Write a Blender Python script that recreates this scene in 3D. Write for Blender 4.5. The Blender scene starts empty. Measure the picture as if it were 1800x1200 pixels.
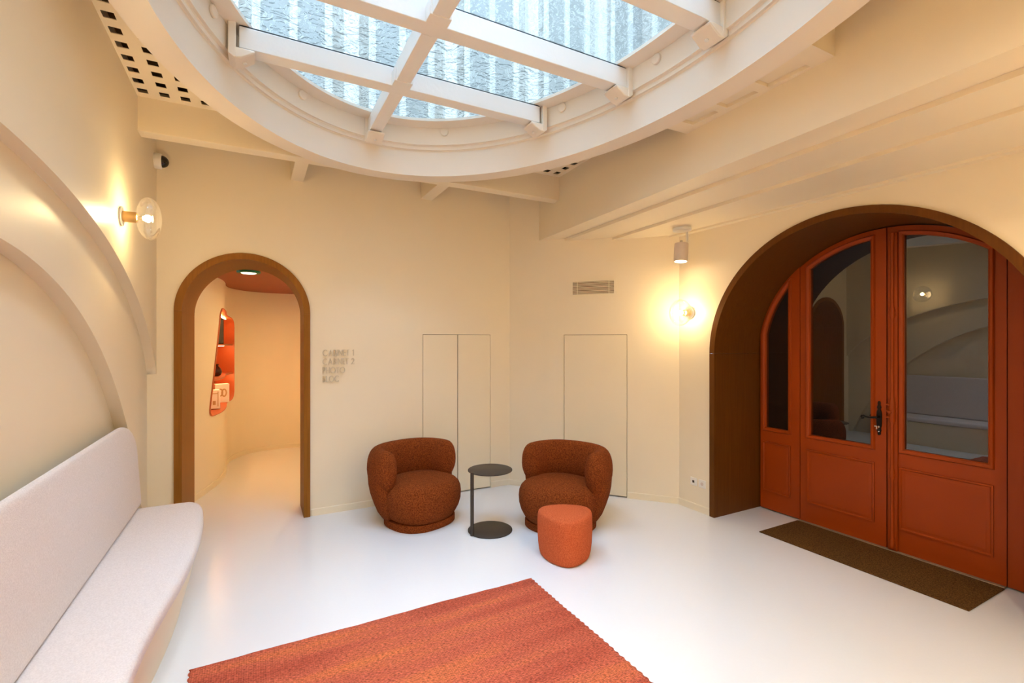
import bpy, bmesh, math, random
from math import sin, cos, pi, sqrt, radians, atan2
from mathutils import Vector, Matrix

random.seed(7)
S = bpy.context.scene
C = S.collection

# ------------------------------------------------------------------ camera
cam_d = bpy.data.cameras.new('camera')
cam_d.sensor_width = 36.0
cam_d.lens = 36.0 * 842.0 / 1800.0
cam_d.clip_start = 0.02
cam = bpy.data.objects.new('camera', cam_d)
C.objects.link(cam)
cam.location = (0, 0, 1.70)
cam.rotation_euler = (pi / 2, 0, -radians(28.12))
S.camera = cam

# ------------------------------------------------------------------ world, exposure
w = bpy.data.worlds.new('overcast_sky')
S.world = w
w.use_nodes = True
bg = w.node_tree.nodes['Background']
bg.inputs['Color'].default_value = (0.46, 0.70, 1.0, 1)
bg.inputs['Strength'].default_value = 8.4
S.view_settings.view_transform = 'Standard'
S.view_settings.look = 'None'
S.view_settings.gamma = 1.0
S.view_settings.use_curve_mapping = False
S.view_settings.exposure = 0.42

# sampling portal over the skylight opening (guides sky light, gives none itself)
pl = bpy.data.lights.new('skylight_portal', 'AREA')
pl.shape = 'ELLIPSE'
pl.size = 2.6
pl.size_y = 4.0
pl.cycles.is_portal = True
po = bpy.data.objects.new('skylight_portal', pl)
C.objects.link(po)
po.location = (0.985, 2.195, 3.70)

WARM = (1.0, 0.72, 0.36)
SCONCE_W = 440.0     # radiance of the bulb surface
LED_W = 48.0
SPOT_W = 30.0

# ------------------------------------------------------------------ materials
MATS = {}


def new_mat(name):
    m = bpy.data.materials.new(name)
    m.use_nodes = True
    MATS[name] = m
    nt = m.node_tree
    return m, nt, nt.nodes['Principled BSDF']


def node(nt, t, **kw):
    n = nt.nodes.new(t)
    for k, v in kw.items():
        setattr(n, k, v)
    return n


def plain(name, col, rough=0.5, metal=0.0, bump=0.0, bscale=60.0, spec=0.5, var=0.0, vscale=3.0, **inp):
    m, nt, p = new_mat(name)
    p.inputs['Base Color'].default_value = (*col, 1)
    p.inputs['Roughness'].default_value = rough
    p.inputs['Metallic'].default_value = metal
    p.inputs['Specular IOR Level'].default_value = spec
    for k, v in inp.items():
        p.inputs[k.replace('_', ' ')].default_value = v
    tc = node(nt, 'ShaderNodeTexCoord')
    n = node(nt, 'ShaderNodeTexNoise')
    n.inputs['Scale'].default_value = vscale
    n.inputs['Detail'].default_value = 4
    nt.links.new(tc.outputs['Object'], n.inputs['Vector'])
    mx = node(nt, 'ShaderNodeMix', data_type='RGBA')
    mx.inputs['A'].default_value = (*[max(0, c * (1 - var)) for c in col], 1)
    mx.inputs['B'].default_value = (*[min(1, c * (1 + var)) for c in col], 1)
    nt.links.new(n.outputs['Fac'], mx.inputs['Factor'])
    nt.links.new(mx.outputs['Result'], p.inputs['Base Color'])
    if bump:
        b = node(nt, 'ShaderNodeTexNoise')
        b.inputs['Scale'].default_value = bscale
        b.inputs['Detail'].default_value = 3
        nt.links.new(tc.outputs['Object'], b.inputs['Vector'])
        bp = node(nt, 'ShaderNodeBump')
        bp.inputs['Strength'].default_value = bump
        bp.inputs['Distance'].default_value = 0.01
        nt.links.new(b.outputs['Fac'], bp.inputs['Height'])
        nt.links.new(bp.outputs['Normal'], p.inputs['Normal'])
    return m


plain('plaster', (0.87, 0.765, 0.58), 0.42, var=0.015, bump=0.02, bscale=25, spec=0.35)
plain('ring_paint', (0.86, 0.775, 0.66), 0.40, var=0.01, bump=0.02, bscale=30, spec=0.35)
plain('panel_paint', (0.86, 0.76, 0.57), 0.45, var=0.01)
plain('white_paint', (0.86, 0.83, 0.79), 0.42, var=0.01, bump=0.10, bscale=45)
plain('white_plastic', (0.85, 0.82, 0.76), 0.35, var=0.01)
plain('void_dark', (0.10, 0.055, 0.012), 0.9)
plain('gap_dark', (0.16, 0.09, 0.03), 0.9)
plain('gap_strip', (0.03, 0.03, 0.03), 0.6)  # black for the strips standing in for the gap under the glass
plain('orange_paint', (0.32, 0.047, 0.002), 0.42, var=0.05, bump=0.05, bscale=18, spec=0.25)
plain('orange_lining', (0.55, 0.140, 0.040), 0.5, var=0.03)
plain('black_metal', (0.040, 0.029, 0.021), 0.5, var=0.05, bump=0.05, bscale=300)
plain('iron', (0.012, 0.010, 0.009), 0.35, metal=0.6)
plain('chrome', (0.75, 0.72, 0.68), 0.2, metal=1.0)
plain('brass', (0.72, 0.47, 0.20), 0.28, metal=1.0)
plain('black_lens', (0.01, 0.008, 0.006), 0.1)
plain('stone', (0.36, 0.315, 0.255), 0.8, var=0.08, bump=0.1, bscale=4)
plain('stone_white', (0.55, 0.50, 0.42), 0.7, var=0.03)
plain('window_grey', (0.26, 0.24, 0.20), 0.5)
plain('gold_ink', (0.52, 0.34, 0.14), 0.5)
plain('box_white', (0.82, 0.76, 0.66), 0.5)
plain('photo_grey', (0.06, 0.055, 0.055), 0.3, var=0.9, vscale=9)
plain('vase_glass', (0.05, 0.012, 0.006), 0.06)
plain('dark_box', (0.020, 0.016, 0.012), 0.9)  # near-black, stands in for the darkness outside the door
plain('green_sign', (0.0, 0.20, 0.05), 0.4)
plain('vent_dark', (0.17, 0.095, 0.035), 0.8)
plain('spot_grey', (0.66, 0.56, 0.50), 0.45)
plain('letter_paint', (0.68, 0.59, 0.44), 0.5)
plain('alu', (0.30, 0.24, 0.16), 0.4, metal=0.3)


def mat_floor():
    m, nt, p = new_mat('epoxy_floor')
    tc = node(nt, 'ShaderNodeTexCoord')
    n = node(nt, 'ShaderNodeTexNoise')
    n.inputs['Scale'].default_value = 1.3
    n.inputs['Detail'].default_value = 3
    nt.links.new(tc.outputs['Object'], n.inputs['Vector'])
    mx = node(nt, 'ShaderNodeMix', data_type='RGBA')
    mx.inputs['A'].default_value = (0.80, 0.785, 0.765, 1)
    mx.inputs['B'].default_value = (0.83, 0.815, 0.795, 1)
    nt.links.new(n.outputs['Fac'], mx.inputs['Factor'])
    nt.links.new(mx.outputs['Result'], p.inputs['Base Color'])
    p.inputs['Roughness'].default_value = 0.17
    p.inputs['Specular IOR Level'].default_value = 0.45
    b = node(nt, 'ShaderNodeTexNoise')
    b.inputs['Scale'].default_value = 55
    b.inputs['Detail'].default_value = 2
    nt.links.new(tc.outputs['Object'], b.inputs['Vector'])
    bp = node(nt, 'ShaderNodeBump')
    bp.inputs['Strength'].default_value = 0.10
    bp.inputs['Distance'].default_value = 0.004
    nt.links.new(b.outputs['Fac'], bp.inputs['Height'])
    nt.links.new(bp.outputs['Normal'], p.inputs['Normal'])


mat_floor()


def mat_boucle(name, c0, c1, scale=170, strength=0.9):
    m, nt, p = new_mat(name)
    tc = node(nt, 'ShaderNodeTexCoord')
    v = node(nt, 'ShaderNodeTexVoronoi')
    v.inputs['Scale'].default_value = scale
    n = node(nt, 'ShaderNodeTexNoise')
    n.inputs['Scale'].default_value = scale * 0.55
    n.inputs['Detail'].default_value = 4
    nt.links.new(tc.outputs['Object'], v.inputs['Vector'])
    nt.links.new(tc.outputs['Object'], n.inputs['Vector'])
    mx = node(nt, 'ShaderNodeMix', data_type='RGBA')
    mx.inputs['A'].default_value = (*c0, 1)
    mx.inputs['B'].default_value = (*c1, 1)
    rp = node(nt, 'ShaderNodeValToRGB')
    rp.color_ramp.elements[0].position = 0.35
    rp.color_ramp.elements[1].position = 0.68
    nt.links.new(n.outputs['Fac'], rp.inputs['Fac'])
    nt.links.new(rp.outputs['Color'], mx.inputs['Factor'])
    nt.links.new(mx.outputs['Result'], p.inputs['Base Color'])
    p.inputs['Roughness'].default_value = 0.95
    p.inputs['Specular IOR Level'].default_value = 0.1
    p.inputs['Sheen Weight'].default_value = 0.15
    p.inputs['Sheen Roughness'].default_value = 0.5
    p.inputs['Sheen Tint'].default_value = (*c1, 1)
    ad = node(nt, 'ShaderNodeMath', operation='SUBTRACT')
    nt.links.new(n.outputs['Fac'], ad.inputs[0])
    nt.links.new(v.outputs['Distance'], ad.inputs[1])
    bp = node(nt, 'ShaderNodeBump')
    bp.inputs['Strength'].default_value = strength
    bp.inputs['Distance'].default_value = 0.006
    nt.links.new(ad.outputs[0], bp.inputs['Height'])
    nt.links.new(bp.outputs['Normal'], p.inputs['Normal'])


mat_boucle('boucle_rust', (0.135, 0.026, 0.004), (0.37, 0.088, 0.018), 210, 1.0)
mat_boucle('boucle_coral', (0.48, 0.085, 0.025), (0.70, 0.165, 0.060), 300, 0.5)
mat_boucle('wool_white', (0.74, 0.675, 0.655), (0.84, 0.775, 0.755), 260, 0.25)
mat_boucle('coir', (0.060, 0.026, 0.006), (0.20, 0.095, 0.026), 220, 0.9)


def mat_wood(name, c0, c1, vert=True):
    m, nt, p = new_mat(name)
    tc = node(nt, 'ShaderNodeTexCoord')
    mp = node(nt, 'ShaderNodeMapping')
    mp.inputs['Scale'].default_value = (38, 38, 1.6)
    nt.links.new(tc.outputs['Object'], mp.inputs['Vector'])
    n = node(nt, 'ShaderNodeTexNoise')
    n.inputs['Scale'].default_value = 1.6
    n.inputs['Detail'].default_value = 6
    n.inputs['Distortion'].default_value = 0.5
    nt.links.new(mp.outputs['Vector'], n.inputs['Vector'])
    mx = node(nt, 'ShaderNodeMix', data_type='RGBA')
    mx.inputs['A'].default_value = (*c0, 1)
    mx.inputs['B'].default_value = (*c1, 1)
    nt.links.new(n.outputs['Fac'], mx.inputs['Factor'])
    nt.links.new(mx.outputs['Result'], p.inputs['Base Color'])
    p.inputs['Roughness'].default_value = 0.5
    p.inputs['Specular IOR Level'].default_value = 0.15
    bp = node(nt, 'ShaderNodeBump')
    bp.inputs['Strength'].default_value = 0.12
    bp.inputs['Distance'].default_value = 0.003
    nt.links.new(n.outputs['Fac'], bp.inputs['Height'])
    nt.links.new(bp.outputs['Normal'], p.inputs['Normal'])


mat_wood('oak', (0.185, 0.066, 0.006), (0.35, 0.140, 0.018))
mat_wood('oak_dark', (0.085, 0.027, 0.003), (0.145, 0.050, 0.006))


def mat_rug():
    m, nt, p = new_mat('rug_weave')
    tc = node(nt, 'ShaderNodeTexCoord')

    def noise(scale, vec, det=3):
        mp = node(nt, 'ShaderNodeMapping')
        mp.inputs['Scale'].default_value = vec
        nt.links.new(tc.outputs['Object'], mp.inputs['Vector'])
        n = node(nt, 'ShaderNodeTexNoise')
        n.inputs['Scale'].default_value = scale
        n.inputs['Detail'].default_value = det
        nt.links.new(mp.outputs['Vector'], n.inputs['Vector'])
        return n
    big = noise(1.0, (0.8, 6, 1), 5)
    rp = node(nt, 'ShaderNodeValToRGB')
    e = rp.color_ramp.elements
    e[0].position = 0.30
    e[0].color = (0.48, 0.085, 0.045, 1)
    e[1].position = 0.70
    e[1].color = (0.74, 0.190, 0.065, 1)
    k = rp.color_ramp.elements.new(0.52)
    k.color = (0.62, 0.135, 0.068, 1)
    nt.links.new(big.outputs['Fac'], rp.inputs['Fac'])
    # single threads, dark and pale flecks along the weft
    fl = noise(1.0, (62, 150, 1), 3)
    r2 = node(nt, 'ShaderNodeValToRGB')
    r2.color_ramp.elements[0].position = 0.30
    r2.color_ramp.elements[0].color = (0.30, 0.30, 0.30, 1)
    r2.color_ramp.elements[1].position = 0.72
    r2.color_ramp.elements[1].color = (1.5, 1.6, 1.8, 1)
    k2 = r2.color_ramp.elements.new(0.48)
    k2.color = (0.95, 0.95, 0.95, 1)
    nt.links.new(fl.outputs['Fac'], r2.inputs['Fac'])
    mu = node(nt, 'ShaderNodeMix', data_type='RGBA', blend_type='MULTIPLY')
    mu.inputs['Factor'].default_value = 0.85
    nt.links.new(rp.outputs['Color'], mu.inputs['A'])
    nt.links.new(r2.outputs['Color'], mu.inputs['B'])
    nt.links.new(mu.outputs['Result'], p.inputs['Base Color'])
    p.inputs['Roughness'].default_value = 0.95
    p.inputs['Specular IOR Level'].default_value = 0.1
    # weave relief: product of two waves
    sep = node(nt, 'ShaderNodeSeparateXYZ')
    nt.links.new(tc.outputs['Object'], sep.inputs[0])

    def wave(sock, f):
        a = node(nt, 'ShaderNodeMath', operation='MULTIPLY')
        a.inputs[1].default_value = f
        nt.links.new(sock, a.inputs[0])
        s_ = node(nt, 'ShaderNodeMath', operation='SINE')
        nt.links.new(a.outputs[0], s_.inputs[0])
        return s_
    wx = wave(sep.outputs['X'], 2 * pi / 0.011)
    wy = wave(sep.outputs['Y'], 2 * pi / 0.008)
    pr = node(nt, 'ShaderNodeMath', operation='ADD')
    nt.links.new(wx.outputs[0], pr.inputs[0])
    nt.links.new(wy.outputs[0], pr.inputs[1])
    ad = node(nt, 'ShaderNodeMath', operation='MULTIPLY_ADD')
    ad.inputs[1].default_value = 2.5
    nt.links.new(fl.outputs['Fac'], ad.inputs[0])
    nt.links.new(pr.outputs[0], ad.inputs[2])
    bp = node(nt, 'ShaderNodeBump')
    bp.inputs['Strength'].default_value = 0.6
    bp.inputs['Distance'].default_value = 0.003
    nt.links.new(ad.outputs[0], bp.inputs['Height'])
    nt.links.new(bp.outputs['Normal'], p.inputs['Normal'])


mat_rug()


def mat_thin_glass(name, trans, refl, rough=0.0, bump=None, fres=(0.04, 0.5), add_refr=0.0, power=4.0, haze=0.0):
    """thin pane: mostly see-through, mirror reflection by fresnel"""
    m = bpy.data.materials.new(name)
    m.use_nodes = True
    MATS[name] = m
    nt = m.node_tree
    nt.nodes.remove(nt.nodes['Principled BSDF'])
    out = nt.nodes['Material Output']
    tr = node(nt, 'ShaderNodeBsdfTransparent')
    tr.inputs['Color'].default_value = (*trans, 1)
    gl = node(nt, 'ShaderNodeBsdfGlossy')
    gl.inputs['Roughness'].default_value = rough
    gl.inputs['Color'].default_value = (*refl, 1)
    lw = node(nt, 'ShaderNodeLayerWeight')
    lw.inputs['Blend'].default_value = 0.5
    pw = node(nt, 'ShaderNodeMath', operation='POWER')
    pw.inputs[1].default_value = power
    nt.links.new(lw.outputs['Facing'], pw.inputs[0])
    fr = node(nt, 'ShaderNodeMath', operation='MULTIPLY_ADD')
    fr.inputs[1].default_value = fres[1]
    fr.inputs[2].default_value = fres[0]
    nt.links.new(pw.outputs[0], fr.inputs[0])
    mx = node(nt, 'ShaderNodeMixShader')
    nt.links.new(fr.outputs[0], mx.inputs[0])
    base = tr
    if bump:
        tc = node(nt, 'ShaderNodeTexCoord')
        n = node(nt, 'ShaderNodeTexNoise')
        n.inputs['Scale'].default_value = bump[0]
        n.inputs['Detail'].default_value = 1.5
        n.inputs['Distortion'].default_value = 2.2
        nt.links.new(tc.outputs['Object'], n.inputs['Vector'])
        bp = node(nt, 'ShaderNodeBump')
        bp.inputs['Strength'].default_value = bump[1]
        bp.inputs['Distance'].default_value = bump[2]
        nt.links.new(n.outputs['Fac'], bp.inputs['Height'])
        nt.links.new(bp.outputs['Normal'], gl.inputs['Normal'])
        if add_refr:
            rf = node(nt, 'ShaderNodeBsdfRefraction')
            rf.inputs['IOR'].default_value = 1.045
            rf.inputs['Roughness'].default_value = 0.02
            rf.inputs['Color'].default_value = (*trans, 1)
            nt.links.new(bp.outputs['Normal'], rf.inputs['Normal'])
            m2 = node(nt, 'ShaderNodeMixShader')
            m2.inputs[0].default_value = add_refr
            nt.links.new(tr.outputs[0], m2.inputs[1])
            nt.links.new(rf.outputs[0], m2.inputs[2])
            base = m2
    if haze:
        tl = node(nt, 'ShaderNodeBsdfTranslucent')
        m3 = node(nt, 'ShaderNodeMixShader')
        m3.inputs[0].default_value = haze
        nt.links.new(base.outputs[0], m3.inputs[1])
        nt.links.new(tl.outputs[0], m3.inputs[2])
        base = m3
    nt.links.new(base.outputs[0], mx.inputs[1])
    nt.links.new(gl.outputs[0], mx.inputs[2])
    nt.links.new(mx.outputs[0], out.inputs['Surface'])


mat_thin_glass('skylight_glass', (0.93, 0.96, 0.98), (1, 1, 1), 0.03, (11, 0.9, 0.035), (0.03, 0.25), 0.5)
mat_thin_glass('globe_glass', (0.97, 0.97, 0.95), (1, 1, 1), 0.02, None, (0.08, 0.92), 0.0, 2.2, 0.018)
mat_thin_glass('door_glass', (0.35, 0.35, 0.36), (1, 1, 1), 0.004, None, (0.13, 0.6))


def mat_emit(name, col, s):
    m = bpy.data.materials.new(name)
    m.use_nodes = True
    MATS[name] = m
    nt = m.node_tree
    nt.nodes.remove(nt.nodes['Principled BSDF'])
    e = node(nt, 'ShaderNodeEmission')
    e.inputs['Color'].default_value = (*col, 1)
    e.inputs['Strength'].default_value = s
    nt.links.new(e.outputs[0], nt.nodes['Material Output'].inputs['Surface'])


mat_emit('bulb_glow', WARM, SCONCE_W)
mat_emit('led_glow', (1.0, 0.60, 0.24), LED_W)
mat_emit('sign_glow', (1.0, 0.85, 0.55), 3.0)
mat_emit('spot_glow', (1.0, 0.72, 0.42), SPOT_W)
mat_emit('added_spot_glow', (1.0, 0.77, 0.46), 1000.0)  # strong warm fill of the spots added behind the camera
mat_emit('added_passage_glow', (1.0, 0.71, 0.34), 850.0)  # fill of the downlight added in the passage


# ------------------------------------------------------------------ mesh helpers
class MB:
    def __init__(self):
        self.v = []
        self.f = []

    def add(self, vs, fs):
        o = len(self.v)
        self.v += [tuple(a) for a in vs]
        self.f += [tuple(i + o for i in f) for f in fs]
        return self

    def quad(self, a, b, c, d):
        return self.add([a, b, c, d], [(0, 1, 2, 3)])

    def box(self, x0, x1, y0, y1, z0, z1):
        vs = [(x, y, z) for z in (z0, z1) for y in (y0, y1) for x in (x0, x1)]
        return self.add(vs, [(0, 2, 3, 1), (4, 5, 7, 6), (0, 1, 5, 4), (2, 6, 7, 3), (0, 4, 6, 2), (1, 3, 7, 5)])

    def prism(self, poly, fn, t0, t1):
        """extrude polygon (list of 2d pts) between t0 and t1; fn(u, v, t) -> xyz"""
        n = len(poly)
        vs = [fn(u, v, t0) for u, v in poly] + [fn(u, v, t1) for u, v in poly]
        fs = [tuple(range(n))[::-1], tuple(range(n, 2 * n))]
        fs += [(i, (i + 1) % n, n + (i + 1) % n, n + i) for i in range(n)]
        return self.add(vs, fs)

    def rings(self, rings, cap0=True, cap1=True, closed=True):
        n = len(rings[0])
        vs = [p for r in rings for p in r]
        fs = []
        for k in range(len(rings) - 1):
            for i in range(n if closed else n - 1):
                j = (i + 1) % n
                fs.append((k * n + i, k * n + j, (k + 1) * n + j, (k + 1) * n + i))
        if cap0:
            fs.append(tuple(range(n))[::-1])
        if cap1:
            fs.append(tuple(range((len(rings) - 1) * n, len(rings) * n)))
        return self.add(vs, fs)

    def lathe(self, prof, base=(0, 0, 0), axis='Z', n=24, cap0=True, cap1=True):
        rs = []
        for r, h in prof:
            ring = []
            for i in range(n):
                a = 2 * pi * i / n
                p = (r * cos(a), r * sin(a), h)
                if axis == 'X':
                    p = (h, r * cos(a), r * sin(a))
                elif axis == '-X':
                    p = (-h, -r * cos(a), r * sin(a))
                elif axis == '-Y':
                    p = (r * cos(a), -h, r * sin(a))
                ring.append((p[0] + base[0], p[1] + base[1], p[2] + base[2]))
            rs.append(ring)
        return self.rings(rs, cap0, cap1)

    def tube(self, pts, r, n=8):
        pts = [Vector(p) for p in pts]
        rs = []
        up = Vector((0.123, 0.456, 0.88)).normalized()
        for i, p in enumerate(pts):
            t = (pts[min(i + 1, len(pts) - 1)] - pts[max(i - 1, 0)]).normalized()
            a = t.cross(up).normalized()
            b = t.cross(a).normalized()
            rr = r[i] if isinstance(r, (list, tuple)) else r
            rs.append([tuple(p + rr * (cos(2 * pi * k / n) * a + sin(2 * pi * k / n) * b)) for k in range(n)])
        return self.rings(rs)

    def build(self, name, mat, parent=None, smooth=False, bevel=0.0, weld=True, angle=35, segs=2, loc=None):
        me = bpy.data.meshes.new(name)
        me.from_pydata(self.v, [], self.f)
        bm = bmesh.new()
        bm.from_mesh(me)
        if weld:
            bmesh.ops.remove_doubles(bm, verts=bm.verts, dist=1e-5)
            bmesh.ops.dissolve_degenerate(bm, dist=1e-6, edges=bm.edges)
        bmesh.ops.recalc_face_normals(bm, faces=bm.faces)
        bm.to_mesh(me)
        bm.free()
        me.materials.append(MATS[mat])
        if smooth:
            for p in me.polygons:
                p.use_smooth = True
            try:
                me.set_sharp_from_angle(angle=radians(angle))
            except Exception:
                pass
        o = bpy.data.objects.new(name, me)
        C.objects.link(o)
        if parent:
            o.parent = parent
        if loc:
            o.location = loc
        if bevel:
            md = o.modifiers.new('bevel', 'BEVEL')
            md.width = bevel
            md.segments = segs
            md.limit_method = 'ANGLE'
            md.angle_limit = radians(40)
            md.harden_normals = False
            if not smooth:
                for p in me.polygons:
                    p.use_smooth = True
                try:
                    me.set_sharp_from_angle(angle=radians(50))
                except Exception:
                    pass
        return o


def tag(o, label, cat=None, group=None):
    o['label'] = label
    if cat:
        o['category'] = cat
    if group:
        o['group'] = group
    return o


def struct(o, label=None):
    o['kind'] = 'structure'
    if label:
        o['label'] = label
    return o


def empty(name, loc=(0, 0, 0), rz=0.0):
    o = bpy.data.objects.new(name, None)
    o.empty_display_size = 0.1
    C.objects.link(o)
    o.location = loc
    o.rotation_euler = (0, 0, rz)
    return o


def copy_tree(o, parent=None):
    c = o.copy()
    C.objects.link(c)
    if parent:
        c.parent = parent
    for ch in list(o.children):
        copy_tree(ch, c)
    return c


def lin(a, b, n):
    return [a + (b - a) * i / (n - 1) for i in range(n)]


def colwall(mb, ss, z0, z1, holes, fn, reveal=None):
    """wall surface in (s,z) built column by column round holes.
    holes: list of (s_min, s_max, lo(s), hi(s)); fn(s, z) -> xyz; reveal(s, z) -> xyz of inner rim"""
    ss = set(round(s, 6) for s in ss)
    for h in holes:
        ss.add(round(h[0], 6))
        ss.add(round(h[1], 6))
    ss = sorted(ss)
    for a, b in zip(ss, ss[1:]):
        m = (a + b) / 2
        act = sorted([h for h in holes if h[0] <= m <= h[1]], key=lambda h: h[2](m))
        la, lb = z0(a), z0(b)
        for h in act:
            ha, hb = h[2](a), h[2](b)
            if ha - la > 1e-5 or hb - lb > 1e-5:
                mb.quad(fn(a, la), fn(b, lb), fn(b, hb), fn(a, ha))
            ua, ub = h[3](a), h[3](b)
            if reveal:
                mb.quad(fn(a, ua), fn(b, ub), reveal(b, ub), reveal(a, ua))
                if ha > 1e-4:
                    mb.quad(fn(a, ha), fn(b, hb), reveal(b, hb), reveal(a, ha))
            la, lb = ua, ub
        mb.quad(fn(a, la), fn(b, lb), fn(b, z1(b)), fn(a, z1(a)))
    if reveal:
        for h in holes:
            for s in (h[0], h[1]):
                if s in (ss[0], ss[-1]):
                    continue
                if h[3](s) - h[2](s) > 1e-4:
                    mb.quad(fn(s, h[2](s)), fn(s, h[3](s)), reveal(s, h[3](s)), reveal(s, h[2](s)))
    return mb


# ------------------------------------------------------------------ key dimensions
XL, YB, XR, YR = -0.75, 5.04, 3.91, -0.65      # left wall, back wall, right wall, rear wall
YC = 2.195                                      # middle of the room
CH0, CH1 = (2.66, 5.04), (3.91, 3.60)           # splayed corner wall, far
CR0, CR1 = (3.91, 0.79), (2.66, -0.65)          # splayed corner wall, rear
ZT = 3.72                                       # top of the wall sheets
ZC = 3.462                                      # perforated ceiling
ZB = 3.215                                      # underside of ring and cross beams
EC = (0.985, 2.195)
EA, EB = 1.440, 2.117                           # inner half axes of the skylight ring


def ell(d, t):
    return (EC[0] + (EA + d) * cos(t), EC[1] + (EB + d) * sin(t))


# ------------------------------------------------------------------ floor
mb = MB()
mb.add([(-1.4, -1.0, 0), (4.75, -1.0, 0), (4.75, 9.0, 0), (-1.4, 9.0, 0),
        (-1.4, -1.0, -0.1), (4.75, -1.0, -0.1), (4.75, 9.0, -0.1), (-1.4, 9.0, -0.1)],
       [(0, 1, 2, 3), (7, 6, 5, 4), (0, 4, 5, 1), (1, 5, 6, 2), (2, 6, 7, 3), (3, 7, 4, 0)])
struct(mb.build('floor', 'epoxy_floor'), 'glossy white seamless resin floor')

# ------------------------------------------------------------------ left wall with two stepped blind arches
A1 = (2.2, 2.978, 1.443, 0.987)
A2 = (2.2, 2.98, 3.283, -1.202)
X1, X2, X3 = XL, -0.815, -0.890


def arch_z(A, y):
    q = 1 - ((y - A[0]) / A[1]) ** 2
    return A[3] + A[2] * sqrt(max(q, 0))


mb = MB()
ys = lin(YR, YB, 121)
colwall(mb, ys, lambda s: 0, lambda s: ZT, [(YR, YB, lambda s: 0.0, lambda s: arch_z(A1, s))],
        lambda s, z: (X1, s, z), lambda s, z: (X2, s, z))
a2w = A2[1] * sqrt(1 - (A2[3] / A2[2]) ** 2)
y2s = [A2[0] + a2w * cos(pi * i / 120) for i in range(121)]
y2s = [y for y in y2s if YR < y < YB]
y2lo, y2hi = max(YR, A2[0] - a2w), min(YB, A2[0] + a2w)
colwall(mb, y2s + [YR, YB], lambda s: 0, lambda s: arch_z(A1, s),
        [(y2lo, y2hi, lambda s: 0.0, lambda s: max(0.0, arch_z(A2, s)))],
        lambda s, z: (X2, s, z), lambda s, z: (X3, s, z))
mb.quad((X3, YR, 0), (X3, YB, 0), (X3, YB, 2.4), (X3, YR, 2.4))
struct(mb.build('wall_left', 'plaster', smooth=True, angle=30), 'cream left wall with two stepped blind arches')

# ------------------------------------------------------------------ back wall: arched passage opening, double flush cabinet door
DC, DR, DSP = -0.081, 0.545, 1.965               # doorway outer half-circle
GAP = 0.005
CABX = (1.595, 2.000, 2.408)
CABZ = 1.78


def door_hi(s):
    return DSP + sqrt(max(DR ** 2 - (s - DC) ** 2, 0))


mb = MB()
ss = [DC + DR * cos(pi * i / 48) for i in range(49)] + lin(-0.90, CH0[0], 8)
colwall(mb, ss, lambda s: 0, lambda s: ZT,
        [(DC - DR, DC + DR, lambda s: 0.0, door_hi),
         (CABX[0], CABX[2], lambda s: 0.0, lambda s: CABZ)],
        lambda s, z: (s, YB, z), lambda s, z: (s, YB + 0.04, z))
wall_back = struct(mb.build('wall_back', 'plaster'), 'cream back wall with the arched passage')

# ------------------------------------------------------------------ splayed corner walls
cl = sqrt((CH1[0] - CH0[0]) ** 2 + (CH1[1] - CH0[1]) ** 2)
cd = ((CH1[0] - CH0[0]) / cl, (CH1[1] - CH0[1]) / cl)
cn = (cd[1], -cd[0])                              # points into the room
if cn[0] > 0:
    cn = (-cn[0], -cn[1])


def ch(s, z, o=0.0):
    return (CH0[0] + cd[0] * s + cn[0] * o, CH0[1] + cd[1] * s + cn[1] * o, z)


P0 = 0.665
P1 = 1.372
mb = MB()
colwall(mb, lin(0, cl, 6), lambda s: 0, lambda s: ZT, [(P0, P1, lambda s: 0.0, lambda s: 1.777)],
        lambda s, z: ch(s, z), lambda s, z: ch(s, z, -0.04))
struct(mb.build('wall_corner', 'plaster'), 'cream splayed corner wall between back wall and entrance')
mb = MB()
mb.quad((*CR0, 0), (*CR1, 0), (*CR1, ZT), (*CR0, ZT))
struct(mb.build('wall_rear_corner', 'plaster'), 'cream splayed corner wall behind the camera')
mb = MB()
mb.quad((-0.9, YR, 0), (CR1[0], YR, 0), (CR1[0], YR, ZT), (-0.9, YR, ZT))
struct(mb.build('wall_rear', 'plaster'), 'cream rear wall behind the camera')

# ------------------------------------------------------------------ right wall with the entrance arch
RAY, RAA, RAB, RAZ = 2.033, 1.174, 1.116, 1.583


def ra_hi(s, d=0.0):
    q = 1 - ((s - RAY) / (RAA - d)) ** 2
    return RAZ + (RAB - d) * sqrt(max(q, 0))


mb = MB()
ss = [RAY + RAA * cos(pi * i / 64) for i in range(65)] + [CR0[1], CH1[1]]
colwall(mb, ss, lambda s: 0, lambda s: ZT, [(RAY - RAA, RAY + RAA, lambda s: 0.0, ra_hi)],
        lambda s, z: (XR, s, z))
struct(mb.build('wall_right', 'plaster'), 'cream right wall round the entrance arch')

# ------------------------------------------------------------------ ceiling: perforated sheet between ring and walls
XBF = lambda y: 2.900 + 0.056 * (y - 4.76)        # room-side face of the deep beam on the right
mb = MB()
hx0, hw, hp = -0.703, 0.058, 0.125
xs_l = [hx0 + hp * i for i in range(6)]
xs_r = [2.78 - hp * i for i in range(4)]
rows = [4.197 - 0.148 * i for i in range(28)]
holes_xy = []
for yy in rows:
    for xx in xs_l + xs_r:
        q = ((xx - EC[0]) / (EA + 0.165)) ** 2 + ((yy - EC[1]) / (EB + 0.165)) ** 2
        if q > 0.93 and 0.12 < yy < 4.26:
            if xx > 2 and abs(yy - EC[1]) < 1.5:
                continue
            holes_xy.append((round(xx, 4), round(yy, 4)))
hset = set(holes_xy)
xe = sorted(set([XL] + [round(x - hw / 2, 4) for x in xs_l + xs_r] + [round(x + hw / 2, 4) for x in xs_l + xs_r] + [round(0.05 + 0.1 * k, 4) for k in range(24)] + [2.93]))
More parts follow.
